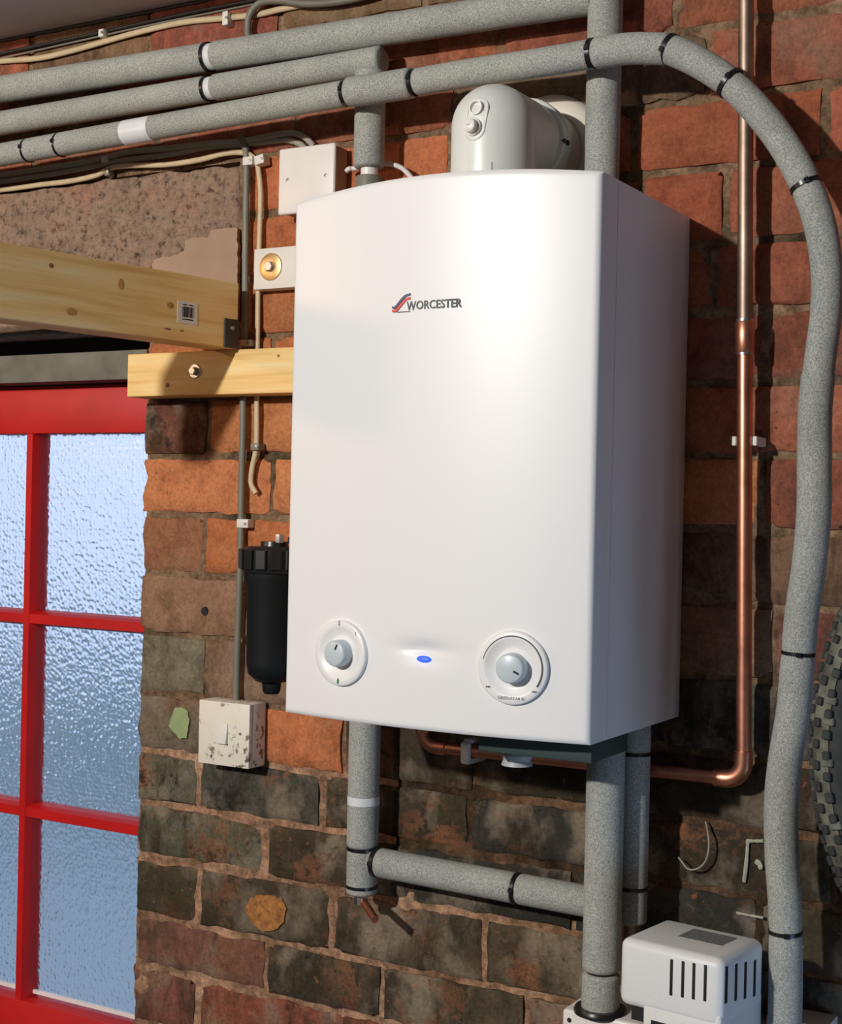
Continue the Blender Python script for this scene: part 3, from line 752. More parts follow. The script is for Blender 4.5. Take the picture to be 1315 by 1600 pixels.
def hpipe(a, b, Y): return P(a[0], a[1], Y), P(b[0], b[1], Y)
YB = -.045; R1 = .0206
def onz(p, z): return Vector((p.x, p.y, z))
# A : top run into the tall riser
zA = 2.232; xg = P(331, 81, YB).x
pA = thing('insulated_pipe', 'uppermost grey foam-lagged pipe running along the wall head', 'pipe', (-.6, YB, zA))
def hseg(name, x0, x1, z0, z1, Y, r, par): return lag(name, [(x0, Y, z0), (x1, Y, z1)], r, par)
def zi(px, py, Y): return P(px, py, Y).z
za0, za1 = zi(0, 140, YB), zi(330, 80, YB)
def lerpz(x, x0, z0, x1, z1): return z0+(z1-z0)*(x-x0)/(x1-x0)
xA0 = P(0, 141, YB).x
xD = P(943, 100, YB).x
fA = lambda x: lerpz(x, xA0, za0, P(760, 22, YB).x, zi(760, 22, YB))
hseg('foam_sleeve', -1.7, xg-.006, fA(-1.7), fA(xg-.006), YB, R1, pA)
hseg('foam_sleeve', xg+.006, xD-R1*.6, fA(xg+.006), fA(xD-R1*.6), YB, R1, pA)
tube('joint_tape', [(xg-.007, YB, fA(xg)), (xg+.0075, YB, fA(xg))], R1-.002, 'tape', pA, 28)
tie((xg-.0055, YB, fA(xg-.006)), (1, 0, 0), R1-.0005, pA, w=.005, lock=False)
# B : second run, elbow down to the boiler's left flow pipe
zB = 2.1845; fB = lambda x: lerpz(x, P(0, 193, YB).x, zi(0, 193, YB), P(560, 99.5, YB).x, zi(560, 99.5, YB))
pB = thing('insulated_pipe', 'second grey foam-lagged pipe down, elbowing into boiler top left', 'pipe', (-.6, YB, zB))
xE = (P(550, 200, YB).x+P(605, 200, YB).x)/2
RE = .0205
hseg('foam_sleeve', -1.7, xg-.006, fB(-1.7), fB(xg-.006), YB, .0184, pB)
hseg('foam_sleeve', xg+.006, xE+RE-.002, fB(xg+.006), fB(xE+RE), YB, .0184, pB)
tube('joint_tape', [(xg-.007, YB, fB(xg)), (xg+.0075, YB, fB(xg))], .0162, 'tape', pB, 28)
tie((xg-.0055, YB, fB(xg-.006)), (1, 0, 0), .0176, pB, w=.005, lock=False)
zend = P(577, 263, YB).z
lag('foam_sleeve', [(xE, YB, fB(xE)-.012), (xE, YB, zend)], RE, pB)
turned('pipe_stub', [(0, .0), (.0115, 0), (.0115, -.03), (0, -.03)], Matrix.Translation((xE+.001, YB, zend+.002)), 'plastic', pB, 24)
turned('nut', [(0, 0), (.0165, 0), (.0175, -.003), (.0175, -.018), (.0145, -.02), (0, -.02)], Matrix.Translation((xE+.001, YB, zend-.011)), 'greycable', pB, 24)
tube('copper_tail', [(xE+.001, YB, zend-.03), (xE+.001, YB, 1.93)], .0095, 'copper', pB, 16)
# C : third run, then over the riser and down the right side in a long soft curve
YC = -.088; RC = .0172
pC = thing('insulated_pipe', 'long grey foam-lagged pipe crossing above the boiler and snaking down its right side', 'pipe', (.3, YC, 1.5))
fC = lambda x: lerpz(x, P(0, 243, YC).x, zi(0, 243, YC), P(540, 147, YC).x, zi(540, 147, YC))
xt0, xt1 = P(197, 210, YC).x, P(240, 206, YC).x
q = P(540, 146, YC)
lag('foam_sleeve', [(-1.6, YC, fC(-1.6)), (q.x, YC, q.z)], RC, pC)
bm = bmesh.new(); sweep(bm, [(xt0, YC, fC(xt0)), (xt1, YC, fC(xt1))], RC+.0008, 32, True); bmesh.ops.recalc_face_normals(bm, faces=bm.faces)
fin('white_tape', bm, 'tape', pC, ang=40)
for px, py in ((45, 232), (95, 223)):
    p = P(px, py, YC); tie((p.x, YC, fC(p.x)), (1, 0, 0), RC, pC, w=.0032)
q2 = P(647, 129, YC)
lag('foam_sleeve', [(q.x+.004, YC, q.z+.001), ((q.x+q2.x)/2, YC, (q.z+q2.z)/2), (q2.x-.002, YC, q2.z)], RC+.0022, pC)
tie((q.x+.002, YC, q.z), (1, 0, 0), RC-.001, pC, w=.006)
tie((q2.x, YC, q2.z), (1, 0, -.1), RC-.001, pC, w=.006)
c1 = P(925, 84, -.094); c2 = P(1046, 77, -.098)
lag('foam_sleeve', [(q2.x+.002, YC, q2.z), P(740, 113, YC), P(830, 100, -.09), c1], RC, pC, n=12)
tie(c1, (1, 0, -.02), RC, pC, w=.0055)
lag('foam_sleeve', [c1+Vector((.003, 0, 0)), P(985, 76, -.097), c2], RC+.001, pC, n=12)
cur = [(1046, 77, -.098), (1090, 97, -.10), (1140, 130, -.10), (1188, 178, -.10), (1228, 232, -.10), (1259, 290, -.10), (1280, 350, -.10), (1291, 420, -.10), (1290, 490, -.10), (1281, 560, -.10), (1273, 640, -.10), (1272, 720, -.10), (1271, 800, -.10), (1264, 880, -.10), (1252, 960, -.10), (1246, 1030, -.10), (1239, 1110, -.10), (1226, 1190, -.10), (1220, 1260, -.10), (1221, 1340, -.10), (1226, 1420, -.10), (1227, 1520, -.10), (1225, 1620, -.10), (1223, 1800, -.10)]
cp = [P(*c) for c in cur]; dense = catmull(cp, 8)
tiesC = [(1138, 128, 0), (1259, 290, 0), (1248, 1017, 0), (1226, 1453, 0)]
def nearest(path, pt):
    i = min(range(1, len(path)-1), key=lambda k: (path[k]-pt).length); return path[i], (path[i+1]-path[i-1]).normalized()
bm = bmesh.new(); rs = []
tp = [nearest(dense, P(a, b, -.10)) for a, b, _ in tiesC]
for i, p in enumerate(dense):
    rr = .0172*(1+.03*noise.noise(p*9)) + (.0012 if p.z < 1.75 else 0)
    for c, d in tp:
        e = (p-c).length
        if e < .02: rr -= .0012*math.exp(-(e/.006)**2)
    rs.append(rr)
sweep(bm, dense, rs, 28); bmesh.ops.recalc_face_normals(bm, faces=bm.faces); fin('foam_sleeve', bm, 'foam', pC, ang=60)
tie(c2, (dense[2]-dense[0]), RC, pC, w=.006, lockdir=(-.8, -1, .1))
for (c, d), w_ in zip(tp, (.0050, .0045, .0040, .0042)): tie(c, d, .0172, pC, w=w_)
# D : tall riser behind C, going down the back of the boiler
pD = thing('insulated_pipe', 'upright grey foam-lagged riser beside the flue, behind the crossing pipe', 'pipe', (xD, YB, 2.0))
lag('foam_sleeve', [(xD, YB+.001, 2.33), (xD, YB+.001, 1.99), (xD, YB+.001, 1.93)], .0212, pD)
# D' : lower big pipe
YL = -.106; a = P(946, 1200, YL); b = P(938, 1560, YL); xl_ = (a.x+b.x)/2
pL = thing('insulated_pipe', 'thick upright grey lagged pipe below the boiler standing in the white bracket', 'pipe', (xl_, YL, 1.0))
zj = P(935, 1517, YL).z; ze = P(935, 1583, YL).z
lag('foam_sleeve', [(xl_, YL, 1.345), (xl_, YL, zj+.001)], .0222, pL)
lag('foam_sleeve', [(xl_, YL, zj-.0015), (xl_, YL, ze)], .0222, pL)
tube('pipe_core', [(xl_, YL, zj+.01), (xl_, YL, ze-.004)], .0165, 'blackmatt', pL, 20)
# D'' : thinner one behind
YK = -.062; xk = P(1013, 1300, YK).x-.0195
pK = thing('insulated_pipe', 'thinner upright lagged pipe half hidden behind the thick one under the boiler', 'pipe', (xk, YK, 1.2))
zk = P(990, 1443, YK).z
lag('foam_sleeve', [(xk, YK, 1.40), (xk, YK, zk)], .0185, pK)
for py in (1176, 1386):
    p = P(990, py, YK); tie((xk, YK, p.z), (0, 0, 1), .0185, pK, w=.004, lock=False)
tube('copper_tail', [(xk, YK, zk+.01), (xk, YK, zk-.035)], .011, 'oldcopper', pK, 16)
# E : lower-left drop with tee, F : horizontal branch
xEl = (P(540, 1200, YB).x+P(598, 1200, YB).x)/2
pE = thing('insulated_pipe', 'upright grey lagged pipe below the boiler\'s left side with white tape', 'pipe', (xEl, YB, 1.1))
zt1, zt2, zE = P(566, 1325, YB).z, P(566, 1384, YB).z, P(566, 1397, YB).z
ztape = P(566, 1250, YB).z
lag('foam_sleeve', [(xEl, YB, 1.40), (xEl, YB, zt1+.001)], RE+.0006, pE)
lag('foam_sleeve', [(xEl, YB, zt1-.001), (xEl, YB, zE)], RE, pE)
tube('white_tape', [(xEl, YB, ztape-.005), (xEl, YB, ztape+.006)], RE+.0011, 'tape', pE, 32)
tie((xEl, YB, zt1), (0, 0, 1), RE, pE, w=.004, lock=False); tie((xEl, YB, zt2), (0, 0, 1), RE, pE, w=.004, lock=False)
dc = P(563, 1402, YB); de = P(586, 1437, YB-.03)
dk = tube('drain_spout', [dc, (dc+de)/2, de], .0052, 'copper', pE, 14)
turned('drain_nut', [(0, .012), (.009, .012), (.009, 0), (0, 0)], Matrix.Translation((xEl+.001, YB-.003, zE-.012)), 'steel', pE, 8)
f0 = P(588, 1347, YB); f1 = P(908, 1407, YB)
pF = thing('insulated_pipe', 'horizontal grey lagged branch pipe low on the wall under the boiler', 'pipe', (-.05, YB, f0.z))
fz_ = (f0.z+f1.z)/2; mt = P(808, 1388, YB)
lag('foam_sleeve', [(xEl+RE*.7, YB, f0.z), (f0.x-.001, YB, f0.z)], .0188, pF)
lag('foam_sleeve', [(f0.x+.003, YB, f0.z), (mt.x-.0015, YB, lerpz(mt.x, f0.x, f0.z, f1.x, f1.z))], .0192, pF)
lag('foam_sleeve', [(mt.x+.0015, YB, lerpz(mt.x, f0.x, f0.z, f1.x, f1.z)), (xl_-.024, YB, f1.z)], .0192, pF)
tie((f0.x+.001, YB, f0.z), (1, 0, 0), .0184, pF, w=.005); tie((mt.x, YB, lerpz(mt.x, f0.x, f0.z, f1.x, f1.z)), (1, 0, 0), .0188, pF, w=.0045)

# ================================================================ COPPER PIPE
YP = -.036; rp = .0088
cpz = P(1140, 1217, YP).z
xc_ = P(1162, 1150, YP).x; xtop = P(1165, 60, YP).x
def xl2(z): return xc_+(xtop-xc_)*(z-cpz)/(P(1165, 60, YP).z-cpz)
cop = thing('copper_pipe', 'bare copper pipe dropping right of the boiler and elbowing back beneath it', 'pipe', (xc_, YP, cpz))
zc1, zc2 = P(1166, 503, YP).z, P(1165, 551, YP).z
tube('tarnished_length', [(xl2(2.33), YP, 2.33), (xl2(zc1), YP, zc1)], rp, 'oldcopper', cop, 24)
tube('coupling', [(xl2(zc1), YP, zc1+.003), (xl2(zc1), YP, zc1), (xl2(zc2), YP, zc2), (xl2(zc2), YP, zc2-.003)], [rp, rp+.0022, rp+.0022, rp], 'copper', cop, 24)
for z in (zc1+.001, zc2-.001): tube('solder_ring', [(xl2(z), YP, z-.002), (xl2(z), YP, z+.002)], rp+.0018, 'solder', cop, 24)
rb_ = .020
tube('bright_length', [(xl2(zc2), YP, zc2), (xc_, YP, cpz+rb_+.012)], rp, 'copper', cop, 24)
def elbow(cx, cz, sx, sz, r, par, Y=YP):
    """quarter bend from a point at (cx, cz+sz*rb) to (cx+sx*rb, cz)"""
    pts = [(cx, Y, cz+sz*(rb_+.014)), (cx, Y, cz+sz*rb_)]
    for k in range(1, 9):
        a = math.pi/2*k/8; pts.append((cx+sx*rb_*(1-math.cos(a)), Y, cz+sz*rb_*(1-math.sin(a))))
    pts.append((cx+sx*(rb_+.014), Y, cz)); o = tube('elbow', pts, r, 'copper', par, 24)
    return o
e1 = elbow(xc_, cpz, -1, 1, rp+.0018, cop)
zh0 = P(680, 1167, YP).z; xh0 = P(662, 1150, YP).x
e2 = elbow(xh0, zh0, 1, 1, rp+.0006, cop)
tube('horizontal_length', [(xh0+rb_+.010, YP, zh0), (xc_-rb_-.010, YP, cpz)], rp-.0008, 'copper', cop, 24)
tube('stub_length', [(xh0, YP, zh0+rb_+.01), (xh0, YP, BZ+.02)], rp-.001, 'oldcopper', cop, 20)
for z_, x_, hor in ((P(1165, 689, YP).z, xl2(P(1165, 689, YP).z), False), (zh0, P(733, 1178, YP).x, True)):
    bm = bmesh.new()
    if hor:
        zz_ = lerpz(x_, xh0, zh0, xc_, cpz)
        bx(bm, x_-.0065, x_+.0065, YP-.004, -.001, zz_-.016, zz_-.0095, .001, 1); bx(bm, x_-.0065, x_+.0065, YP-.004, -.001, zz_+.0095, zz_+.015, .001, 1)
        bx(bm, x_-.0065, x_+.0065, YP-.013, YP-.006, zz_-.016, zz_+.012, .002, 1)
    else:
        bx(bm, x_-.0150, x_-.0096, YP-.001, -.001, z_-.0055, z_+.0055, .001, 1); bx(bm, x_+.0096, x_+.0150, YP-.001, -.001, z_-.0055, z_+.0055, .001, 1)
    fin('pipe_clip', bm, 'clip', cop, ang=35)

# ================================================================ CABLES
def cable(name, pts, r, mat, label, Y=-.006, flat=None, n=6, group=None):
    path = [P(p[0], p[1], p[2] if len(p) > 2 else Y) for p in pts]
    o = tube(name, path, r, mat, None, 10, flat, n); return tag(o, label, 'cable', group)
def ext_left(pts): return pts
cable('thin_cable', [(-60, 97), (0, 84), (75, 68), (155, 51), (250, 30), (330, 13), (430, -6)], .0028, 'blackcable', 'thin black cable clipped highest on the wall, just under the soffit')
cable('thin_cable', [(-60, 108), (0, 92), (75, 75), (155, 57), (250, 36), (340, 18), (440, -2)], .0016, 'greycable', 'thin grey cable clipped tight beneath the topmost black one', Y=-.004)
cable('flat_cable', [(-60, 104), (0, 96), (60, 91), (110, 80), (160, 66), (210, 52), (260, 40), (300, 33), (345, 29), (400, 23), (440, 14), (480, 6), (540, -6)], .005, 'creamcable', 'cream flat cable clipped above the uppermost lagged pipe', flat=(.0046, .003))
cable('conduit_bend', [(388, 60), (387, 42), (390, 24), (400, 9), (415, 2), (440, 1), (475, 6), (520, 4), (570, -6), (620, -24)], .0052, 'greycable', 'dark grey cable bending up from behind the top pipe', Y=-.016)
cable('flat_cable', [(-60, 283), (0, 274), (80, 262), (150, 250), (200, 238), (260, 232), (330, 224), (375, 221), (430, 211), (455, 208), (475, 214), (490, 228)], .005, 'greyflat', 'grey flat cable above the cream one, arching to the blank plate', Y=-.010, flat=(.0045, .003))
cable('flat_cable', [(-60, 294), (0, 284), (80, 272), (150, 259), (180, 252), (260, 242), (330, 229), (375, 226), (420, 221), (450, 219), (470, 226), (478, 234)], .005, 'greyflat', 'lower grey flat cable running beside the one that arches to the blank plate', Y=-.007, flat=(.0045, .003))
cable('flat_cable', [(-60, 302), (0, 297), (60, 289), (110, 283), (150, 274), (172, 263), (200, 259), (260, 257), (310, 250), (345, 241), (370, 238), (388, 241), (400, 252), (405, 275), (407, 310), (405, 380), (403, 450), (402, 535), (401, 610), (401, 660), (400, 700), (394, 730), (392, 755), (400, 771)], .004, 'creamcable', 'cream cable running left to right then hanging to a cut end by the filter', Y=-.009, flat=(.0042, .0030))
for p_ in (None,): pass
cable('mini_conduit', [(374, 214), (380, 222), (384, 236), (385, 260), (384, 330), (383, 420), (383, 480), (382, 540), (380, 600), (379, 680), (377, 760), (376, 850), (374, 920), (371, 1000), (369, 1060), (369, 1096)], .0056, 'greycable', 'grey upright cable running down to the stained switch', Y=-.011, flat=(.0052, .0045))
cable('thin_cable', [(541, 268, -.02), (545, 264, -.02), (556, 263, -.016), (600, 256, -.016), (622, 260, -.02), (636, 270, -.03), (650, 288, -.05), (655, 300, -.06)], .0034, 'whitecable', 'white cable looping behind the pipe into the boiler top')
def clip(px, py, w, h, mat, label, Y=-.017, nail=True, rot=0):
    p = P(px, py, 0); o = thing('cable_clip', label, 'clip', (p.x, 0, p.z))
    p2 = P(px, py, Y)
    m = Matrix.Translation((p2.x, 0, p2.z)) @ Matrix.Rotation(rot, 4, 'Y')
    box('clip_body', -w/2, w/2, Y, -.0005, -h/2, h/2, mat, o, .0012, 2, m)
    if nail: turned('nail', [(0, .001), (.0022, .0008), (.0024, 0), (0, -.001)], m @ axis((w*.28, Y-.0003, 0), (0, -1, 0)), 'steel', o, 10)
    return o
clip(386, 251, .017, .012, 'clip', 'white cable clip on the grey upright cable near its top')
clip(404, 249, .016, .013, 'clip', 'white cable clip on the cream cable next to the grey upright', rot=-.15)
clip(383, 536, .017, .009, 'clip', 'white cable clip on the grey upright cable just above the timber batten')
clip(378, 818, .020, .0125, 'clip', 'white cable clip on the grey upright cable left of the black filter')
clip(397, 698, .014, .010, 'greyclip', 'brown-grey clip on the hanging cream cable end')
clip(157, 51, .010, .012, 'clip', 'small pale clip on the topmost black cable')
clip(351, 28, .010, .020, 'clip', 'tall white clip on the flat cable over the top pipe')
clip(162, 249, .011, .009, 'clip', 'upper of two pale clips on cables below the lagged pipes', Y=-.014)
clip(166, 268, .009, .012, 'greyclip', 'lower grey clip on the cream cable below the lagged pipes', Y=-.014)

# ================================================================ ELECTRICAL
pl = P(437, 225, -.034); pr_ = P(522, 332, -.034)
bp = thing('blank_plate', 'square white blanking plate with two screws behind the boiler\'s top left corner', 'plate', ((pl.x+pr_.x)/2, 0, pr_.z))
zt_, zb_ = P(480, 228, -.034).z, P(480, 332, -.034).z
box('back_box', pl.x+.003, pr_.x-.002, -.030, -.0015, zb_+.003, zt_-.003, 'patch', bp, .001)
box('plate', pl.x, pr_.x, -.036, -.0302, zb_, zt_, 'plastic', bp, .003, 3)
for px, py in ((449, 281), (508, 274)):
    p = P(px, py, -.036); s_ = turned('screw', [(0, .0006), (.0028, .0004), (.0033, -.0004), (0, -.0006)], axis(p, (0, -1, 0)), 'steel', bp, 16)
    box('screw_slot', -.0022, .0022, -.0004, .0004, .0005, .0008, 'dark', s_, mtx=axis(p, (0, -1, 0)) @ Matrix.Rotation(.6, 4, 'Z'))
bp2 = P(398, 415, -.022)
bd = thing('mounting_board', 'white painted board with brass-washered bolt poking out left of the boiler', 'board', (-.3, 0, bp2.z))
zt_, zb_ = P(425, 387, -.024).z, P(425, 451, -.024).z; xb0 = P(396.5, 415, -.024).x
box('board', xb0, -.2, -.024, -.003, zb_, zt_, 'warmwhite', bd, .0012)
wc = P(423, 417, -.024); mW = axis(wc, (0, -1, 0))
turned('washer', [(.006, .0026), (.012, .0030), (.0185, .0016), (.0195, .0002), (.0195, -.0003), (.006, -.0003)], mW, 'brass', bd, 32)
turned('bolt_head', [(0, .0078), (.0066, .0078), (.0076, .0068), (.0076, .002), (0, .002)], mW, 'steel', bd, 6)
# stained switch
sl, sr = P(311, 1095, -.040), P(388, 1198, -.040)
sw = thing('fused_switch', 'square ivory switch box speckled with dark stains below the grey cable', 'switch', ((sl.x+sr.x)/2, 0, sr.z))
zt_, zb_ = P(350, 1097, -.040).z, P(350, 1197, -.040).z
box('switch_box', sl.x, sr.x, -.032, -.0015, zb_, zt_, 'stained', sw, .0015)
box('face_plate', sl.x, sr.x, -.040, -.0323, zb_, zt_, 'stained', sw, .0015)
rk = P(347, 1146, -.042); bm = bmesh.new(); bx(bm, rk.x-.0085, rk.x+.0085, -.0435, -.0395, rk.z-.0145, rk.z+.0145, .001, 2)
for v in bm.verts:
    if v.co.y < -.041: v.co.y -= .0022*((v.co.z-rk.z)/.0145)*-1
fin('rocker', bm, 'warmwhite', sw, ang=35)
p = P(375, 1147, -.040); turned('screw', [(0, .0004), (.0022, .0003), (.0025, -.0004)], axis(p, (0, -1, 0)), 'greyclip', sw, 12)

# ================================================================ BLACK FILTER
xf, yf_, rf = -.348, -.085, .043
ft = thing('magnetic_filter', 'black cylindrical filter canister half hidden left of the boiler', 'filter', (xf, yf_, 1.35))
zc = P(400, 852, yf_).z; zcb = P(400, 890, yf_).z; zbb = P(410, 1058, yf_).z; znb = P(425, 1084, yf_).z
bm = bmesh.new(); lathe(bm, [(0, zc+.006), (.018, zc+.006), (.019, zc), (rf*.86, zc-.001), (rf, zc-.006), (rf*1.02, zcb), (rf*.99, zcb-.003), (0, zcb-.003)], Matrix.Translation((xf, yf_, 0)), 48)
for v in bm.verts: pass
for k in range(14):
    a = 2*math.pi*k/14; m = Matrix.Translation((xf, yf_, 0)) @ Matrix.Rotation(a, 4, 'Z')
    bx(bm, rf-.002, rf+.0045, -.0076, .0076, zcb+.002, zc-.004, .0014, 1, m)
bmesh.ops.recalc_face_normals(bm, faces=bm.faces); fin('lid', bm, 'black', ft, ang=35)
turned('canister', [(0, zcb-.003), (rf*.94, zcb-.003), (rf*.93, zcb-.010), (rf*.83, zcb-.022), (rf*.80, zbb+.02), (rf*.74, zbb+.006), (rf*.50, zbb-.004), (rf*.30, zbb-.006), (rf*.28, znb+.004), (rf*.22, znb), (0, znb)], Matrix.Translation((xf, yf_, 0)), 'blackmatt', ft, 48)
turned('air_vent', [(0, zc+.016), (.0055, zc+.016), (.006, zc+.014), (.006, zc+.005)], Matrix.Translation((xf+.014, yf_-.008, 0)), 'steel', ft, 6)
turned('vent_cap', [(0, zc+.013), (.010, zc+.013), (.011, zc+.004)], Matrix.Translation((xf+.034, yf_, 0)), 'black', ft, 20)
tube('inlet_pipe', [(xf+.01, yf_, 1.47), (-.24, yf_, 1.47)], .013, 'black', ft, 16)
box('wall_bracket', xf-.015, xf+.015, yf_+rf*.7, -.0015, 1.44, 1.49, 'black', ft)

# ================================================================ TIMBER
def timber(name, label, origin, dirx, L, th, h, cat='beam'):
    """board: local x along its length, local y thickness (away from viewer), local z height"""
    d = Vector(dirx).normalized(); zz = Vector((0, 0, 1)); yy = zz.cross(d)
    m = Matrix((d, yy, zz)).transposed().to_4x4(); m.translation = Vector(origin)
    r = bpy.data.objects.new(name, None); C.objects.link(r); r.matrix_world = m; r['label'] = label; r['category'] = cat
    bm = bmesh.new(); bx(bm, 0, L, 0, th, 0, h, .0016, 2)
    me = bpy.data.meshes.new('board'); bm.to_mesh(me); bm.free(); me.materials.append(MAT['pine'])
    o = bpy.data.objects.new('board', me); C.objects.link(o); o.parent = r
    return r, m
def child_local(r, name, bm, mat):
    me = bpy.data.meshes.new(name); bm.normal_update(); bm.to_mesh(me); bm.free(); me.materials.append(MAT[mat])
    o = bpy.data.objects.new(name, me); C.objects.link(o); o.parent = r; return o
YBt = -.046
bl = P(199.5, 553, YBt); zbt, zbb_ = P(325, 548, YBt).z, P(325, 617, YBt).z
bat, mb_ = timber('timber_batten', 'short pine batten bolted flat to the brick under the joist end', (bl.x, YBt, zbb_), (1, 0, 0), .52, .043, zbt-zbb_, 'batten')
def knot(r, x, z, a, b, y=-.0002, mat='knotwood'):
    bm = bmesh.new(); lathe(bm, [(0, .0004), (1, .0002), (1, -.0002)], Matrix.Translation((x, y, z)) @ axis((0, 0, 0), (0, -1, 0)) @ Matrix.Diagonal((a, b, 1, 1)), 16)
    child_local(r, 'knot', bm, mat)
MAT['knotwood'] = simple('pine_knot', srgb(150, 98, 42), .6, 0, .4, 200)
MAT['knotpale'] = simple('pale_knot', srgb(196, 148, 78), .6, 0, .3, 120)
def bolt_on(r, m, px, py, Y):
    p = m.inverted() @ P(px, py, Y)
    for nm, pr, mt_, sg in (('washer', [(0, .0018), (.0095, .0018), (.0105, .0008), (.0105, -.0002), (0, -.0002)], 'steel', 28), ('bolt_head', [(0, .0088), (.0052, .0088), (.006, .0078), (.006, .0015), (0, .0015)], 'steel', 6)):
        bm = bmesh.new(); lathe(bm, pr, Matrix.Translation((p.x, 0, p.z)) @ axis((0, 0, 0), (0, -1, 0)), sg); bmesh.ops.recalc_face_normals(bm, faces=bm.faces)
        child_local(r, nm, bm, mt_)
bolt_on(bat, mb_, 305, 580, YBt)
lp = mb_.inverted() @ P(262, 602, YBt); knot(bat, lp.x, lp.z, .0035, .0030)
lp = mb_.inverted() @ P(435, 556, YBt); knot(bat, lp.x, lp.z, .0020, .0020)
# joist: its right face is what we see; runs from the wall out to the left foreground
jd = Vector((-.187, -.983, 0)).normalized()
je = P(371, 545, -.047)
ztj, zbj = P(369, 443, -.047).z, zbt+.0005
jo = Vector((je.x, je.y, zbj))-Vector((0, 0, 1)).cross(jd)*.046
joist, mj = timber('timber_joist', 'long pine joist with a barcode sticker running out from the wall', jo, jd, .60, .046, ztj-zbj, 'joist')
mji = mj.inverted()
# which side of the board faces the camera?
def jface(px, py):
    o_ = mji @ EYE; q_ = mji @ P(px, py, -.2); d_ = (q_-o_); t_ = (0-o_.y)/d_.y; return o_+d_*t_
yface = 0.0
side = -1 if (mji @ EYE).y < 0 else 1
if side > 0: yface = .046
def jf(px, py):
    o_ = mji @ EYE; q_ = mji @ P(px, py, -.2); d_ = (q_-o_); t_ = (yface-o_.y)/d_.y; return o_+d_*t_
def jknot(px, py, a, b, mt_='knotpale'):
    q_ = jf(px, py); bm = bmesh.new()
    lathe(bm, [(0, .0004), (1, .0002), (1, -.0002)], Matrix.Translation((q_.x, yface, q_.z)) @ axis((0, 0, 0), (0, side, 0)) @ Matrix.Diagonal((a, b, 1, 1)), 16)
    bmesh.ops.recalc_face_normals(bm, faces=bm.faces); child_local(joist, 'knot', bm, mt_)
jknot(80, 415, .0035, .0030, 'knotwood'); jknot(189, 444, .0045, .0072); jknot(189, 444, .0022, .0052, 'knotwood'); jknot(266, 477, .0060, .0042); jknot(268, 477, .0030, .0025, 'knotwood'); jknot(112, 487, .008, .005); jknot(262, 514, .006, .0012, 'knotwood'); jknot(284, 517, .003, .0012, 'knotwood')
ql, qr = jf(277, 488), jf(308, 490); qt, qb = jf(292, 472), jf(292, 506)
bm = bmesh.new(); bx(bm, min(ql.x, qr.x), max(ql.x, qr.x), yface-.0004*(1), yface+.0004, qb.z, qt.z); lab = child_local(joist, 'barcode_sticker', bm, 'paper')
xs0, xs1 = min(ql.x, qr.x), max(ql.x, qr.x); ww = xs1-xs0; hh = qt.z-qb.z
bm = bmesh.new(); x = xs0+ww*.22; rnd = random.Random(3)
while x < xs1-ww*.22:
    w_ = rnd.choice([.0006, .0009, .0014]); bx(bm, x, x+w_, yface-.0007, yface+.0007, qb.z+hh*.30, qb.z+hh*.78); x += w_+rnd.choice([.0006, .0009, .0012])
for a, b, z_ in ((.25, .42, .84), (.55, .74, .84), (.22, .76, .17)): bx(bm, xs0+ww*a, xs0+ww*b, yface-.0007, yface+.0007, qb.z+hh*z_, qb.z+hh*(z_+.05))
o = child_local(lab, 'bars', bm, 'dark')
# hanger
qa, qb_ = jf(350, 497), jf(371, 541)
bm = bmesh.new(); bx(bm, min(qa.x, qb_.x), max(qa.x, qb_.x), (yface if side > 0 else yface-.0025), (yface+.0025 if side > 0 else yface), -.0002, qa.z, .0006, 1)
hg = child_local(joist, 'hanger', bm, 'darksteel')
q_ = jf(361, 513); bm = bmesh.new(); lathe(bm, [(0, .0045), (.0030, .004), (.0035, .002)], Matrix.Translation((q_.x, yface, q_.z)) @ axis((0, 0, 0), (0, side, 0)), 10)
child_local(hg, 'nail_head', bm, 'steel')

# ================================================================ VALVE HEAD / BRACKET bottom right
VY = -.190; A8 = math.radians(8)
def PN(px, py, pt, nn):
    """pixel onto the plane through pt with normal nn"""
    d = _f+((px-657.5)/FOC)*RR-((py-800)/FOC)*UU; nn = Vector(nn); return EYE+d*((Vector(pt)-EYE).dot(nn)/d.dot(nn))
vo = P(966, 1500, VY); vo.z = 0; vx_ = Vector((math.cos(A8), -math.sin(A8), 0)); vy_ = Vector((math.sin(A8), math.cos(A8), 0))
mv = Matrix((vx_, vy_, Vector((0, 0, 1)))).transposed().to_4x4(); mv.translation = vo; mvi = mv.inverted()
VW, VD, VT = .123, .104, 1.131
val = bpy.data.objects.new('valve_actuator', None); C.objects.link(val); val.matrix_world = mv
val['label'] = 'white vented valve actuator box with grey label at bottom right'; val['category'] = 'actuator'
def vbox(name, x0, x1, y0, y1, z0, z1, mat, bev=0., seg=2):
    bm = bmesh.new(); bx(bm, x0, x1, y0, y1, z0, z1, bev, seg); me = bpy.data.meshes.new(name); bm.normal_update(); bm.to_mesh(me); bm.free()
    me.materials.append(MAT[mat]); o = bpy.data.objects.new(name, me); C.objects.link(o); o.parent = val
    if bev:
        for p in me.polygons: p.use_smooth = True
        me.set_sharp_from_angle(angle=math.radians(50))
    return o
def vf(px, py): return mvi @ PN(px, py, vo, vy_)
def vs_(px, py): return mvi @ PN(px, py, mv @ Vector((VW, 0, 0)), vx_)
def vt_(px, py): return mvi @ PN(px, py, (0, 0, VT), (0, 0, 1))
zbv = vf(968, 1570).z; xsk = vf(1003, 1580).x
vbox('cover', 0, VW, 0, VD, zbv, VT, 'pump', .010, 5)
vbox('skirt', xsk, VW-.001, .001, VD-.002, zbv-.11, zbv+.015, 'pump', .003, 2)
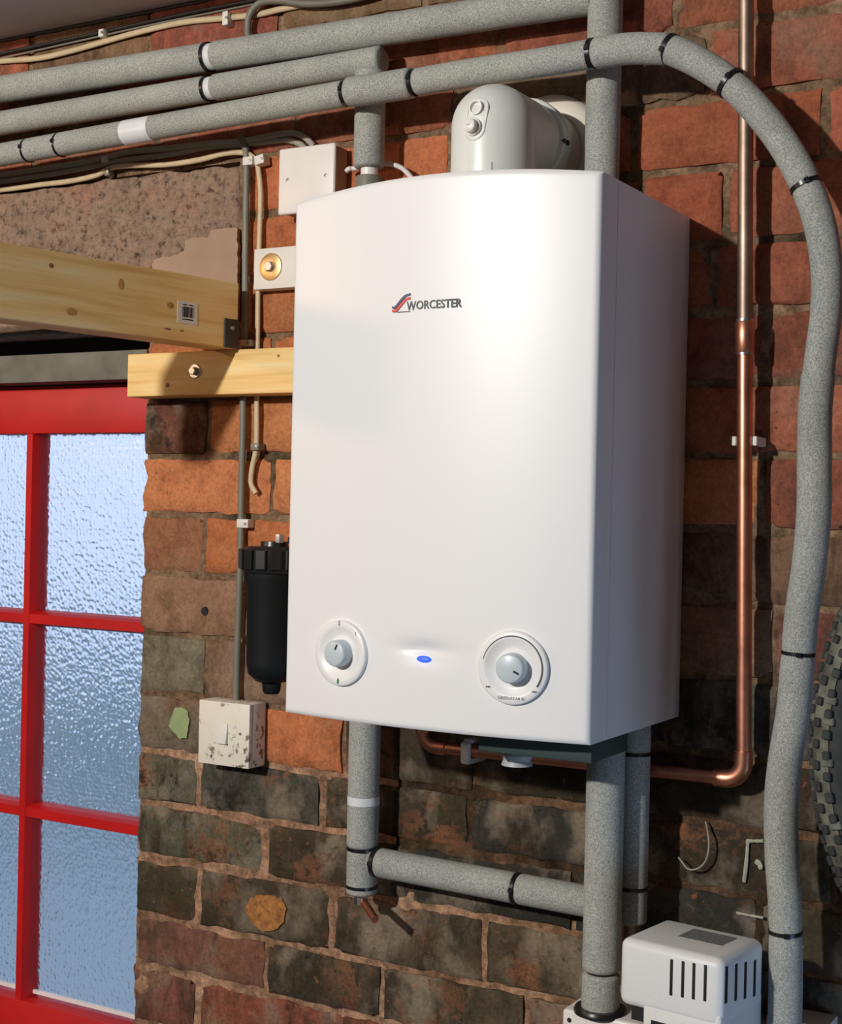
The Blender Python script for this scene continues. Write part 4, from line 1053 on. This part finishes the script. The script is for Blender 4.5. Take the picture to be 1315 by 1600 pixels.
vbox('base_gap', .006, xsk+.01, .02, VD-.02, zbv-.02, zbv+.012, 'dark')
for px, ya, yb_ in ((1049, 1499, 1556), (1067, 1502, 1559), (1084, 1505, 1562), (1102, 1508, 1565)):
    p0, p1 = vf(px, ya), vf(px, yb_); vbox('vent_slot', p0.x-.0018, p0.x+.0018, -.0004, .0015, p1.z, p0.z, 'dark', .0003, 1)
for px, ya, yb_ in ((1135, 1510, 1567), (1150, 1506, 1563), (1164.5, 1503, 1560), (1179, 1500, 1556), (1192, 1497, 1552)):
    p0, p1 = vs_(px, ya), vs_(px, yb_); vbox('vent_slot', VW-.0015, VW+.0004, p0.y-.0030, p0.y+.0030, p1.z, p0.z, 'dark', .0003, 1)
q4 = [vt_(a_, b_) for a_, b_ in ((1058, 1465), (1077, 1453), (1150, 1463), (1135, 1478))]
x0_, x1_ = (q4[0].x+q4[1].x)/2, (q4[2].x+q4[3].x)/2; y0_, y1_ = (q4[0].y+q4[3].y)/2, (q4[1].y+q4[2].y)/2
vbox('rating_label', x0_, x1_, y0_, y1_, VT-.0005, VT+.0005, 'greylabel')
sk = vf(1030, 1599); vbox('lower_slot', vf(1016, 1598).x, vf(1045, 1598).x, .0006, .003, sk.z-.012, sk.z+.001, 'dark')
vbox('valve_body', .03, VW-.02, .03, VD+.05, zbv-.16, zbv-.10, 'brass', .004)
# white bracket holding the thick pipe
br = thing('pipe_bracket', 'white plastic bracket gripping the foot of the thick lagged pipe', 'bracket', (xl_, YL, .8))
b0 = P(878, 1580, -.125); b1 = P(1003, 1600, -.125); zbk = P(890, 1573, -.125).z
box('bracket_face', b0.x, b1.x, -.125, -.003, zbk-.12, zbk-.004, 'plastic', br, .004, 3)
turned('collar', [(0, .0005), (.029, .0005), (.031, -.003), (.031, -.006), (0, -.006)], Matrix.Translation((xl_, YL, zbk)), 'black', br, 36)
p = P(889, 1594, -.125); turned('screw_hole', [(0, .0004), (.0028, .0003), (.003, -.0005)], axis(p, (0, -1, 0)), 'dark', br, 12)
box('white_fitting', P(1196, 1600, -.05).x, P(1250, 1600, -.05).x+.03, -.05, -.003, 1.0, P(1250, 1597, -.05).z, 'plastic', br, .002)

# ================================================================ BICYCLE WHEEL at the right edge
WR = .335; wy = -.16; wl = P(1281, 1150, wy); wcx, wcz = wl.x+WR, wl.z
wh = thing('bicycle_wheel', 'knobbly muddy bicycle tyre and wheel hanging at the right edge', 'wheel', (wcx, wy, wcz))
mw = axis((wcx, wy, wcz), (.10, -1, 0))
tr = .026; Rm = WR-tr
bm = bmesh.new(); NS, NT = 120, 16; rings = []
for i in range(NS):
    a = 2*math.pi*i/NS; rings.append([bm.verts.new(mw @ Vector(((Rm+tr*math.cos(b))*math.cos(a), (Rm+tr*math.cos(b))*math.sin(a), tr*math.sin(b)))) for b in [2*math.pi*k/NT for k in range(NT)]])
for i in range(NS):
    for k in range(NT): bm.faces.new((rings[i][k], rings[i][(k+1) % NT], rings[(i+1) % NS][(k+1) % NT], rings[(i+1) % NS][k]))
bmesh.ops.recalc_face_normals(bm, faces=bm.faces); fin('tyre', bm, 'tyre', wh, smooth=True)
bm = bmesh.new(); bmm = bmesh.new(); rnd = random.Random(5)
for i in range(96):
    for k, bb in enumerate((-1.15, -.62, -.15, .35, .80, 1.25)):
        a = 2*math.pi*(i+.5*(k % 2))/96
        mk = mw @ Matrix.Rotation(a, 4, 'Z') @ Matrix.Translation((Rm, 0, 0)) @ Matrix.Rotation(-bb, 4, 'Y') @ Matrix.Translation((tr, 0, 0))
        s = rnd.uniform(.0040, .0050); tgt = bm
        bx(tgt, -.001, .0048, -s, s, -s*.9, s*.9, .0012, 1, mk)
        if rnd.random() < .16: bx(bmm, -.0012, .0034, s*.7, s*.9+.007, -s*1.3, s*1.5, .001, 1, mk)
lathe(bmm, [(Rm+(tr+.0011)*math.cos(b), (tr+.0011)*math.sin(b)) for b in [-1.30+2.6*k/10 for k in range(11)]], mw, 120)
k1 = fin('tread_blocks', bm, 'tyre', wh); k1['kind'] = 'stuff'; k2 = fin('caked_mud', bmm, 'mud', wh); k2['kind'] = 'stuff'
bm = bmesh.new(); lathe(bm, [(Rm-.020, -.011), (Rm-.016, -.012), (Rm-.034, -.008), (Rm-.036, 0), (Rm-.034, .008), (Rm-.016, .012), (Rm-.020, .011), (Rm-.020, -.011)], mw, 96)
bmesh.ops.recalc_face_normals(bm, faces=bm.faces); fin('rim', bm, 'darksteel', wh, ang=40)
turned('hub', [(0, .045), (.008, .045), (.009, .032), (.022, .030), (.022, .026), (.012, .022), (.012, -.022), (.022, -.026), (.022, -.030), (.009, -.032), (0, -.045)], mw, 'steel', wh, 24)
for i in range(32):
    a = 2*math.pi*i/32; s = 1 if i % 2 else -1; b = a+(.55 if i % 4 < 2 else -.55)
    tube('spoke', [mw @ Vector((.020*math.cos(b), .020*math.sin(b), s*.027)), mw @ Vector(((Rm-.030)*math.cos(a), (Rm-.030)*math.sin(a), 0))], .001, 'steel', wh, 5)
hk = thing('wall_hook', 'steel hook holding the bicycle wheel, outside the picture', 'hook', (wcx, 0, wcz+Rm-.05))
tube('hook_arm', [(wcx, -.001, wcz+Rm-.030), (wcx, wy*.5, wcz+Rm-.047), (wcx, wy, wcz+Rm-.047), (wcx, wy-.03, wcz+Rm-.035), (wcx, wy-.035, wcz+Rm-.02)], .005, 'steel', hk, 10, None, 6)

# ================================================================ MARKS AND SMALL THINGS ON THE WALL
skin('green_paint_patch', pxpoly([(265, 1135), (268, 1120), (274, 1106), (284, 1104), (293, 1112), (296, 1124), (294, 1140), (291, 1153), (282, 1154), (272, 1146)], -.003), -.0036, .003, 'paintgreen', wall)
skin('ochre_stain', pxpoly([(383, 1420), (392, 1403), (408, 1398), (425, 1399), (440, 1404), (447, 1420), (444, 1440), (430, 1453), (412, 1456), (396, 1446)], -.002), -.0028, .002, simple('ochre_flake', srgb(176, 118, 62), .9, 0, .6, 120, .6), wall)
turned('drill_hole', [(0, .0002), (.0060, .0002), (.0066, -.002)], axis(P(319, 955, -.003), (0, -1, 0)), 'dark', wall, 14)
def chalk(pts, r, mat='chalk', name='chalk_mark'):
    path = catmull([P(a, b, -.0035) for a, b in pts], 5) if len(pts) > 2 else [P(a, b, -.0035) for a, b in pts]
    bm = bmesh.new(); sweep(bm, path, [r*(1+.5*noise.noise(p*300)) for p in path], 6, True)
    bmesh.ops.recalc_face_normals(bm, faces=bm.faces); return fin(name, bm, mat, wall)
chalk([(1166, 1314), (1180, 1314), (1192, 1314)], .0022); chalk([(1168, 1314), (1166, 1345), (1162, 1378)], .0022)
chalk([(1150, 1426), (1170, 1430), (1192, 1434)], .0016); chalk([(1180, 1345), (1187, 1350), (1188, 1358)], .003)
wire = tube('bent_wire', [P(1102, 1284, -.004), P(1106, 1304, -.014), P(1107, 1325, -.016), P(1102, 1345, -.016), P(1090, 1357, -.016), P(1075, 1358, -.016), P(1066, 1348, -.014), P(1060, 1340, -.010)], .0012, 'greyflat', None, 8, None, 6)
tag(wire, 'thin bent wire hanging from the dark bricks below the copper elbow', 'wire')

GROUPS = {'cable_clip': 'cable clips on the wall cables', 'insulated_pipe': 'foam-lagged heating pipes', 'flat_cable': 'cables clipped to the wall', 'thin_cable': 'cables clipped to the wall'}
for o in C.objects:
    k = o.name.split('.')[0]
    if o.parent is None and k in GROUPS: o['group'] = GROUPS[k]
